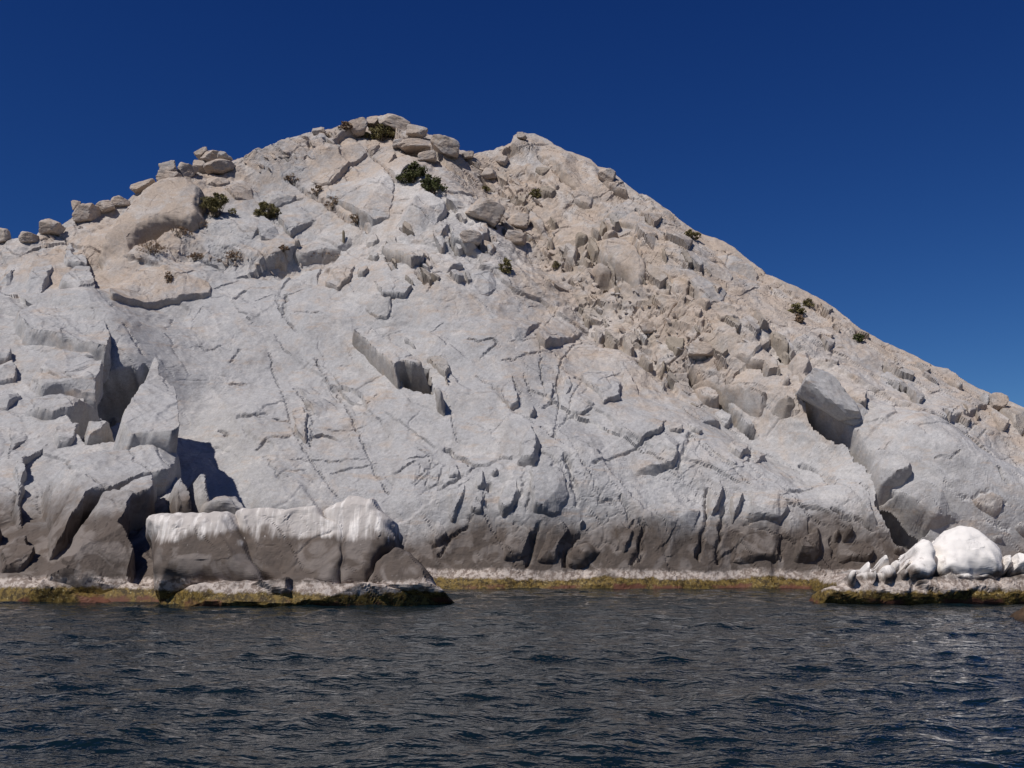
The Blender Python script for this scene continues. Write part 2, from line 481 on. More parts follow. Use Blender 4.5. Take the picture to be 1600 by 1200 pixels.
def detail2(u, v, zone, seed=0, steps=1.0):
    """jointed granite: tilted plates bounded by fractures, at several sizes"""
    wu = u + 0.55 * noise2(u / 2.6, v / 2.6, 71 + seed) + 0.10 * noise2(u / 0.5, v / 0.5, 72 + seed)
    wv = v + 0.55 * noise2(u / 2.6 + 9, v / 2.6, 73 + seed) + 0.10 * noise2(u / 0.5, v / 0.5 + 5, 74 + seed)
    a = wu * math.cos(ANG) + wv * math.sin(ANG)
    b = -wu * math.sin(ANG) + wv * math.cos(ANG)
    n = np.zeros_like(u); fine = np.zeros_like(u)
    for size, asp, off, tilt, cr, cw, zb, sd in ((5.2, 2.4, 0.17, 0.06, 0.32, 0.012, 0.45, 1), (1.9, 2.0, 0.10, 0.04, 0.22, 0.026, 0.20, 2), (0.72, 1.6, 0.06, 0.05, 0.10, 0.045, 0.08, 3)):
        f1, bd, r1, r2, r3, vx, vy = voronoi(a / (size * asp) + 3.3 * sd, b / size + 1.7 * sd, 100 * sd + seed)
        n += steps * (zb + zone) * (off * r1 + tilt * size * (r2 * vx * asp + r3 * vy))
        fine -= cr * (0.22 + zone) * np.exp(-(bd / cw) ** 2) * smooth(-0.1, 0.4, noise2(u / 3.0 + sd, v / 3.0, 90 + sd))
    for size, asp, amp, zb, sg, sd in ((3.4, 1.7, 1.0, 0.60, 1, 21), (1.5, 1.6, 0.75, 0.38, -1, 22), (0.62, 1.4, 0.80, 0.26, 1, 23), (0.27, 1.2, 0.7, 0.22, -1, 24)):
        fine += sg * steps * size * amp * (zb + zone) * facets_field(a / (size * asp) + 1.3 * sd, b / size - 0.7 * sd, 200 + 10 * sd + seed, 0.30, 0.17)
    fine += 0.08 * fbm(u / 3.0, v / 3.0, 3, 31 + seed)
    rg = 1 - np.abs(noise2(a / 2.6, b / 0.75, 41 + seed))
    fine += 0.10 * (0.5 + zone) * rg ** 3
    fine += 0.028 * (0.7 + zone) * fbm(u / 0.5, v / 0.5, 4, 37 + seed, 0.7)
    return n, fine

WARMP = [("0,480 150,480", 0.1, 7), ("150,420 260,330 330,290", 0.95, 5), ("560,230 640,340", 0.75, 8), ("700,240 820,300 900,430 1020,520", 1.05, 6.5), ("980,400 1200,560 1300,620", 0.85, 6), ("850,240 1100,380 1350,540 1600,680", 0.85, 4), ("760,500 850,560", 0.42, 5), ("450,300 500,400", 0.45, 5)]
def warmth(u, v):
    w = np.zeros_like(u)
    for P, a, rad in WARMP:
        w = np.maximum(w, line_bump(u, v, pts('P', P), a, rad))
    return w

def pale_field(u, v):
    """bleached, freshly split stone"""
    w = np.zeros_like(u)
    for P, a, rad in (("620,310 690,350 770,400", 0.75, 2.6), ("560,385 660,420 760,440", 0.55, 2.6), ("1230,560 1330,650 1480,760", 0.45, 3.0), ("1090,760 1280,780", 0.35, 2.5), ("930,500 960,560", 0.4, 2.5)):
        w = np.maximum(w, line_bump(u, v, pts('P', P), a, rad))
    return w

def varn_field(u, v):
    """where the dark sea stain stops lower on the wall"""
    return line_bump(u, v, pts('P', "1370,760 1450,840 1700,860"), 1.5, 3.0) + line_bump(u, v, pts('P', "600,760 660,840"), 1.2, 2.0)

# traced fractures: window, points, half width (m), depth (m)
CRACKS = [
 ('F', "75,440 110,560 140,640 200,800 230,930 300,1050 400,1200 430,1230 500,1340", .045, .16), ('F', "370,480 430,600 500,690 560,760 600,870 640,950 690,1050 740,1190 830,1340", .05, .18),
 ('F', "240,660 300,750 345,830 350,880 340,1010", .05, .18), ('F', "0,1040 80,980 200,965", .09, .3), ('F', "30,870 100,860 220,885", .06, .2), ('F', "830,960 900,950 975,945", .06, .2),
 ('F', "700,775 760,735", .1, .3), ('F', "1205,800 1250,950 1270,1010", .05, .15), ('F', "1370,580 1500,660 1600,770 1740,900", .05, .15), ('F', "1330,370 1400,380 1480,360 1510,380 1440,440 1400,465", .06, .25),
 ('F', "1540,490 1600,480", .06, .2), ('F', "0,840 40,850", .1, .3), ('F', "120,90 150,180 180,230 250,310", .06, .2), ('F', "185,80 175,200", .1, .3), ('F', "250,190 390,195", .08, .2), ('F', "0,120 60,90 140,80", .05, .15), ('F', "430,920 560,930 700,900", .05, .12), ('F', "230,1110 330,1105 480,1115 700,1105", .05, .15), ('F', "480,1190 620,1170 760,1140", .06, .15),
 ('E', "790,300 830,370 880,440 910,485", .06, .22), ('E', "1240,400 1290,430 1380,400", .05, .15), ('E', "1470,110 1490,80 1530,55", .10, .35), ('E', "1490,850 1540,850 1600,832 1660,830", .11, .4), ('E', "1440,500 1490,430", .1, .3), ('E', "1440,655 1540,645", .08, .25), ('E', "1375,925 1415,950", .07, .2), ('E', "1030,280 1080,210", .05, .14), ('E', "380,0 500,40 640,100 700,160", .05, .15), ('E', "1200,300 1220,230 1270,160", .05, .12),
 ('G', "0,490 80,450 190,430 270,430 310,470 280,640 295,760 270,950 255,980", .06, .24), ('G', "180,350 180,430 175,520 200,640", .05, .2), ('G', "310,470 330,440 390,360 440,340", .06, .2), ('G', "400,590 470,612", .09, .3),
 ('G', "520,1140 640,1075 800,1040 940,960", .07, .28), ('G', "1480,1150 1500,1030", .07, .25), ('G', "1100,985 1250,1110 1400,1200 1480,1280", .05, .18), ('G', "360,830 440,825 490,830", .05, .15), ('G', "100,660 160,655", .05, .14), ('G', "10,600 50,660 60,750", .05, .18), ('G', "80,560 110,640 125,690", .05, .18), ('G', "180,920 250,970 330,1020", .06, .18), ('G', "340,960 420,1090 460,1180", .04, .10), ('G', "770,970 830,910", .06, .16), ('G', "1110,980 1040,1190", .10, .3), ('G', "205,770 270,720", .08, .2),
 ('G', "0,380 60,370 180,350", .05, .16), ('G', "150,340 210,250 290,150", .05, .16), ('G', "440,600 380,720 330,860 270,950", .05, .15),
 ('J', "440,180 510,260 540,350 545,400", .05, .15), ('J', "1220,330 1215,400 1225,480 1200,600 1165,720 1160,780", .10, .5), ('J', "1330,440 1310,550 1290,650 1280,790", .10, .5), ('J', "1075,530 1030,640 980,720 940,715", .07, .3), ('J', "800,540 820,600 790,720 750,800", .09, .45), ('J', "820,690 795,800", .06, .3), ('J', "755,560 700,650 665,720", .06, .25), ('J', "330,800 340,690 420,610", .12, .5), ('J', "170,560 130,680 90,800", .12, .5), ('J', "25,560 25,640", .08, .35), ('J', "680,390 720,470 725,530", .08, .3), ('J', "340,140 370,230 400,350 410,420", .12, .5), ('J', "-190,300 -150,470", .06, .2), ('J', "70,180 70,330 10,480", .07, .25), ('J', "150,190 130,310 90,470", .07, .25), ('J', "545,415 600,405 640,435", .06, .2), ('J', "600,530 590,480", .06, .18), ('J', "1440,560 1600,510", .06, .2),
 ('I', "1195,85 1250,120 1310,150 1370,190 1440,190 1530,140 1600,150", .11, .45), ('I', "1160,360 1240,310 1320,260 1380,200", .10, .4), ('I', "1145,770 1240,650 1320,580", .07, .35), ('I', "870,250 930,210 1000,165", .06, .2), ('I', "1100,720 1180,690", .06, .2), ('I', "980,320 1060,230 1140,170", .05, .16), ('I', "1000,330 1090,240", .05, .14), ('I', "140,270 190,210 240,230 310,210", .05, .14), ('I', "60,140 150,280", .04, .12),
 ('K', "220,180 290,210 350,250 410,300", .14, .6), ('K', "400,470 480,530 570,560 640,620", .07, .3), ('K', "60,690 90,780", .07, .3), ('K', "1060,110 1140,125 1200,90", .06, .2), ('K', "1440,220 1500,300", .08, .3), ('K', "1110,280 1180,380 1240,400", .07, .25), ('K', "400,640 410,760", .08, .3), ('K', "690,80 740,70 775,15", .06, .2), ('K', "580,290 660,360", .05, .15), ('K', "410,280 500,270", .05, .15), ('K', "1420,550 1490,600", .08, .25), ('K', "1270,400 1370,340", .06, .18), ('K', "1420,520 1480,430", .06, .15), ('K', "1400,60 1500,180", .06, .2),
 ('B', "560,460 600,510 690,590", .08, .2), ('B', "700,300 760,370 790,390 880,490", .09, .35), ('B', "210,480 300,550 420,610 560,690 700,780", .16, .7), ('B', "130,640 200,610 290,595", .08, .3), ('B', "300,440 400,390 420,380", .06, .2), ('B', "500,500 560,440 540,420", .06, .2), ('B', "1110,1070 1180,1050 1220,1010 1290,1000", .06, .25), ('B', "540,790 540,910", .06, .2), ('B', "110,740 170,800", .06, .2), ('B', "1090,1060 1100,1130 1080,1200", .05, .2), ('B', "340,880 410,900", .05, .15), ('B', "920,670 1000,660 1050,750", .08, .25), ('B', "900,600 960,590", .07, .2),
 ('C', "160,360 240,420 320,500 390,540", .12, .45), ('C', "770,580 900,650 1000,760 1050,790", .08, .3), ('C', "830,770 960,870 1100,980", .06, .25), ('C', "560,500 700,590 850,690", .06, .25), ('C', "190,280 280,290", .05, .18), ('C', "120,270 140,320", .07, .25), ('C', "160,680 230,760 280,830", .08, .3), ('C', "1110,1020 1160,1090", .08, .3), ('C', "1370,980 1480,1060 1600,1130", .07, .25), ('C', "1130,1170 1250,1180", .07, .25),
 ('D', "10,300 100,380 160,430", .07, .3), ('D', "640,820 670,840", .06, .2), ('D', "740,880 800,910", .06, .2), ('D', "380,870 440,920", .08, .3), ('D', "350,770 400,820 460,845", .09, .35), ('D', "1080,820 1130,860 1160,900", .12, .5), ('D', "1090,1080 1150,1050", .06, .2), ('D', "1330,950 1380,1040 1440,1100", .09, .35), ('D', "1450,960 1510,1060 1600,1180", .16, .6), ('D', "480,960 520,1000", .08, .3), ('D', "1000,960 1100,930 1180,960", .05, .12), ('D', "1120,1100 1180,1060", .06, .2), ('D', "1180,1110 1240,1080", .06, .2), ('D', "1240,1170 1310,1120", .06, .2), ('D', "1330,1190 1370,1150", .06, .2), ('D', "910,1075 960,1080", .05, .12),
 ('A', "960,595 1060,590 1160,580", .06, .2), ('A', "1230,1180 1280,1190", .06, .2), ('A', "920,1085 975,1045", .06, .2),
]
# hollows: window, polygon, depth, edge
HOLLOWS = [
 ('P', "128,655 140,630 152,605 166,590 185,581 207,578 212,590 228,577 240,600 225,640 180,660 150,680", 3.6, .25),
 ('K', "690,330 740,330 900,420 960,520 1000,600 940,640 900,700 790,660 720,500 670,430", 4.2, .15),
 ('P', "1257,625 1278,640 1304,654 1327,662 1346,685 1366,704 1361,735 1350,722 1337,718 1331,694 1314,690 1297,685 1278,669 1266,661", 2.2, .15),
 ('F', "915,665 950,580 1078,572 1112,740 1020,715 930,695", 1.9, .10),
 ('A', "825,960 840,860 940,770 1060,745 1150,770 990,870 900,930", 2.2, .2),
 ('C', "510,1070 560,1060 660,1100 600,1150 530,1130", 1.0, .15),
 ('G', "1080,520 1150,590 1300,700 1420,830 1540,970 1500,980 1380,880 1280,760 1190,720 1120,640", 1.8, .15),
 ('G', "1100,470 1190,485 1270,450 1240,500 1150,515", 0.7, .12),
 ('B', "910,290 1020,300 1040,350 980,340", 0.9, .12),
 ('B', "1130,745 1200,660 1205,700 1160,745", 0.6, .1), ('B', "815,960 900,1005 975,1025 890,1030 830,1000", 0.7, .08), ('B', "1370,890 1420,850 1460,850 1480,900 1430,940", 0.6, .1),
 ('B', "1450,745 1530,760 1560,790 1500,800", .7, .1), ('C', "-60,320 0,310 20,340 -40,370", .7, .1),
 ('I', "1305,520 1360,530 1340,550", .5, .08), ('I', "1430,310 1480,290 1470,370 1440,340", .4, .08),
]

def main_n(u, v, zone):
    n = relief(u, v) + detail(u, v, zone)
    return n

def shard(g, x, y, L, Wd, ang):
    """corner points (photo) of a splintered plate lying along the joint direction"""
    c, s_ = math.cos(ang), math.sin(ang)
    q = [(-.5, -.35 - .15 * g.random()), (.1 * g.normal(), -.5), (.5, -.3 + .2 * g.normal()), (.42 + .08 * g.random(), .45), (-.1 + .15 * g.normal(), .5), (-.5 + .1 * g.random(), .3)]
    return np.array([[x + a * L * c - b * Wd * s_, y + a * L * s_ + b * Wd * c] for a, b in q])

SHATTER = [("900,330 1010,330 1130,430 1240,530 1270,600 1190,570 1100,560 1020,470 930,420", 62, (18, 50)), ("735,255 830,290 930,400 900,420 800,400 740,330", 34, (16, 36)), ("560,370 700,300 780,400 740,440 620,430", 20, (18, 40)), ("860,430 940,440 1050,560 1090,640 1000,580 900,500", 26, (16, 32)), ("1250,460 1480,590 1560,660 1480,650 1300,560", 16, (14, 44)), ("420,240 540,205 560,230 460,280", 12, (14, 24))]
gs = np.random.default_rng(21)
SHARDS, SLOTS = [], []
for poly, cnt_, (l0, l1) in SHATTER:
    Pq = pts('P', poly)
    k_ = 0
    while k_ < cnt_:
        x = Pq[:, 0].min() + gs.random() * np.ptp(Pq[:, 0]); y = Pq[:, 1].min() + gs.random() * np.ptp(Pq[:, 1])
        if not inside(np.array([x]), np.array([y]), Pq[:, 0], Pq[:, 1])[0]:
            continue
        Ls = l0 + (l1 - l0) * gs.random() ** 1.6
        an = R(46) + gs.normal(0, 0.22)
        SHARDS.append((shard(gs, x, y, Ls, max(9.0, Ls * (0.28 + 0.3 * gs.random())), an), 0.14 + 0.010 * Ls * gs.random() + 0.10 * gs.random(), (-.05 - .16 * gs.random(), -.05 - .22 * gs.random()), gs.random() ** 2.2 * 0.8))
        if gs.random() < 0.5:
            off = Ls * 0.28
            SLOTS.append((shard(gs, x - off * .75, y + off * .75, Ls * .75, 3.0 + 3.5 * gs.random(), an), 0.55 + .5 * gs.random(), .09))
        k_ += 1

print("building hill")
us = np.concatenate([[-75, -60, -52, -46, -42, -40, -38.5], np.arange(-37.5, 36, 0.080), [37, 39, 42, 46, 52, 60, 75]])
vs = np.concatenate([[-3, -2, -1.2, -.7], np.arange(-0.4, 28, 0.066), np.arange(28, 50.5, 0.085), [50.8, 51.4, 52.3, 53.5, 55.5, 58, 62, 68, 76]])
GU, GV = np.meshgrid(us, vs)
rv = np.interp(GU, RU, RV)
over = GV - rv
ZONE = rubble(GU, GV)
GN = relief(GU, GV)
det = detail(GU, GV, ZONE)
GN = GN + det * (0.35 + 0.65 * smooth(0, 2.5, -over))

def window(pu, pv, m):
    i0, i1 = np.searchsorted(us, [pu.min() - m, pu.max() + m])
    j0, j1 = np.searchsorted(vs, [pv.min() - m, pv.max() + m])
    return slice(j0, j1), slice(i0, i1)

FRESHG = np.zeros_like(GU)
for P_, dep, edge in [(pts(a, b), c, d) for a, b, c, d in HOLLOWS] + SLOTS:
    pu, pv = px_surf(P_, 0.1)
    w = window(pu, pv, 1.0)
    u, v = GU[w], GV[w]
    d = sdf(u, v, pu, pv) + 0.08 * noise2(u / 0.4, v / 0.4, 8)
    GN[w] -= dep * smooth(-edge * 0.5, edge, d) * (0.8 + 0.3 * noise2(u / 0.5, v / 0.5, 9))
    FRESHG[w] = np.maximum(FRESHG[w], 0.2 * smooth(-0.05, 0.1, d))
GN = np.where(FRESHG > 0, soften(GN), GN)
for win, s, wd, dep in CRACKS:
    pu, pv = px_surf(pts(win, s), 0.1)
    w = window(pu, pv, 1.2)
    u, v = GU[w], GV[w]
    uu = u + 0.10 * noise2(u / 0.45, v / 0.45, 12) + 0.05 * noise2(u / 0.15, v / 0.15, 13)
    vv = v + 0.10 * noise2(u / 0.45 + 7, v / 0.45, 14) + 0.05 * noise2(u / 0.15, v / 0.15 + 3, 15)
    d = seg_dist(uu, vv, pu, pv)
    GN[w] -= 0.90 * dep * np.exp(-(d / (wd * 0.9)) ** 2) * (0.75 + 0.5 * noise2(u / 0.9, v / 0.9, 16)) - 0.08 * dep * np.exp(-(d / 0.35) ** 2)
GN -= np.where(over > 0, (np.sqrt(over ** 2 + 0.25) - 0.5) * 2.6, 0)
W = F_MAIN.world(GU, GV, GN)
jit = 0.05 * (0.4 + ZONE)
W[..., 0] += jit * noise2(GU / 0.4, GN / 0.3 + GV / 0.9, 61)
W[..., 2] += jit * noise2(GU / 0.4 + 5, GN / 0.3 + GV / 0.9, 62)
warm_g = np.clip(warmth(GU, GV), 0, 1)
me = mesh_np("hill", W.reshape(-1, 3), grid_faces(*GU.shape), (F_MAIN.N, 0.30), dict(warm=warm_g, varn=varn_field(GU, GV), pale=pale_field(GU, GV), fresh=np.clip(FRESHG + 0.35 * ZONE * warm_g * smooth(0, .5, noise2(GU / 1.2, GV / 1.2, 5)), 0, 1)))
hill = link("hill", me, M_ROCK, kind="structure")

def surf(px, py):
    """point of the main face seen at a photo pixel"""
    px, py = np.asarray([px], float), np.asarray([py], float)
    n = np.zeros(1)
    for _ in range(6):
        u, v = F_MAIN.uv(px, py, n[0])
        i = int(np.clip(np.searchsorted(us, u[0]), 1, len(us) - 1)); j = int(np.clip(np.searchsorted(vs, v[0]), 1, len(vs) - 1))
        n = 0.5 * n + 0.5 * np.array([GN[j, i]])
    return F_MAIN.world(u, v, n)[0]

# ---------------------------------------------------------------- slabs and blocks standing proud of a face
def soften_(a):
    return soften(a) if min(a.shape) > 4 else a

def block(name, parent, fr, P, h, tilt=(0, 0), edge=0.19, sink=0.7, warm=None, fresh=0.0, mat=None, base=None, follow=1.0, sp=0.06, rough=1.0, seed=0, rnd=0.35, facets=5, pwr=2.0, skew=0.0, side_fresh=0.3, warm_only=False, uvpoly=None, smooth_lim=0.20, zone=0.12, n0=0.0, wav=0.13, low=None, **props):
    P = np.asarray(P, float)
    main = fr is F_MAIN
    if main:
        h = h * 0.75
        if tilt == (0, 0):
            tilt = (0.05, -0.09)
    pu, pv = px_uv(fr, P, 0.0 if main else n0 + h) if uvpoly is None else (P[:, 0], P[:, 1])
    nb = n0
    if main:
        nb = float(relief(np.array([pu.mean()]), np.array([pv.mean()]))[0])
        pu, pv = px_surf(P, h)
    size = max(np.ptp(pu), np.ptp(pv))
    m = 0.25
    s = min(sp, size / 14)
    u, v = np.meshgrid(np.arange(pu.min() - m, pu.max() + m, s), np.arange(pv.min() - m, pv.max() + m, s))
    d = sdf(u, v, pu, pv)
    d = d + wav * noise2(u / 0.9, v / 0.9, 17 + seed) * min(1, size / 3) + 0.12 * wav * noise2(u / 0.28, v / 0.28, 18 + seed)
    cu, cv = pu.mean(), pv.mean()
    g = np.random.default_rng(1000 + seed + int(abs(cu * 97) + abs(cv * 31)))
    if main:
        tilt = (tilt[0] + 0.05 * g.normal(), tilt[1] + 0.05 * g.normal())
    top = h + tilt[0] * (u - cu) + tilt[1] * (v - cv) + nb
    if main:
        top = top + follow * (relief(u, v) - nb)
    cut = np.zeros_like(u)
    for _ in range(facets):                      # chipped corners: planes that shave the top
        a = g.random() * 6.283
        t = (math.cos(a) * (u - cu) + math.sin(a) * (v - cv)) / (0.5 * size)
        cut = np.maximum(cut, np.maximum(0, t - (0.05 + 0.6 * g.random())) * size * (0.15 + 0.45 * g.random()))
    top = top - cut * min(1.0, abs(h) / 0.8 + 0.15)
    t = np.clip(d / edge, 0, 1)
    top = top + rough * detail(u, v, zone, seed=(0 if main else seed + 5), steps=0.8) * (t ** 1.5)
    bot = nb + (follow * (relief(u, v) - nb) if main else 0) - sink
    if low is not None:
        bot = np.full_like(u, low)
    prof = (1 - rnd) * t + rnd * np.maximum(0, 1 - (1 - t) ** pwr) ** (1 / pwr)
    n = bot + (top - bot) * prof
    n = np.where(t < 1, soften_(n), n)
    Wd = fr.world(u + skew * np.minimum(n - top, 0), v, n)
    side = (t < 1) * 0.045 + 0.012
    Wd[..., 0] += side * noise3(u / 0.35, v / 0.35, n / 0.3, 63)
    Wd[..., 2] += side * noise3(u / 0.35 + 4, v / 0.35, n / 0.3, 64)
    Wd[..., 1] += side * noise3(u / 0.35, v / 0.35 + 6, n / 0.3, 65)
    k = d > -0.6 * s
    keep = k[:-1, :-1] | k[1:, :-1] | k[:-1, 1:] | k[1:, 1:]
    wv = (warmth(u, v) * 0.75 + 0.25 * (warm if warm is not None else warmth(u, v)) + 0.22 * g.normal()) if (main and not warm_only) else np.full(u.shape, 0.2 if warm is None else warm)
    fv = np.full(u.shape, fresh)
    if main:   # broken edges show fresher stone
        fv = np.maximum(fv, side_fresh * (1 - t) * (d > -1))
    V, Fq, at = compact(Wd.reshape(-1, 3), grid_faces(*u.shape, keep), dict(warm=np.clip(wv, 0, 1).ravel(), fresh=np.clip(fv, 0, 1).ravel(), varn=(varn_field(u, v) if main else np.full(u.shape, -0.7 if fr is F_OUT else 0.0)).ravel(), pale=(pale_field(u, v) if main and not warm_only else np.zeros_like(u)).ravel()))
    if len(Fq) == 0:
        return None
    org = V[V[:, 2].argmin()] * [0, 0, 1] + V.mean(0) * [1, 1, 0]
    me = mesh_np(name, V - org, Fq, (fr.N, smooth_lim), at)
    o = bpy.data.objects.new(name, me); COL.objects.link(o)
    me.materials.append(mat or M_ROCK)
    o.location = org
    if parent is not None:
        o.parent = parent
        if parent.type != 'MESH' or parent.name != 'hill':
            o.location = org - np.array(parent.location)
    for a, b in props.items():
        o[a] = b
    return o

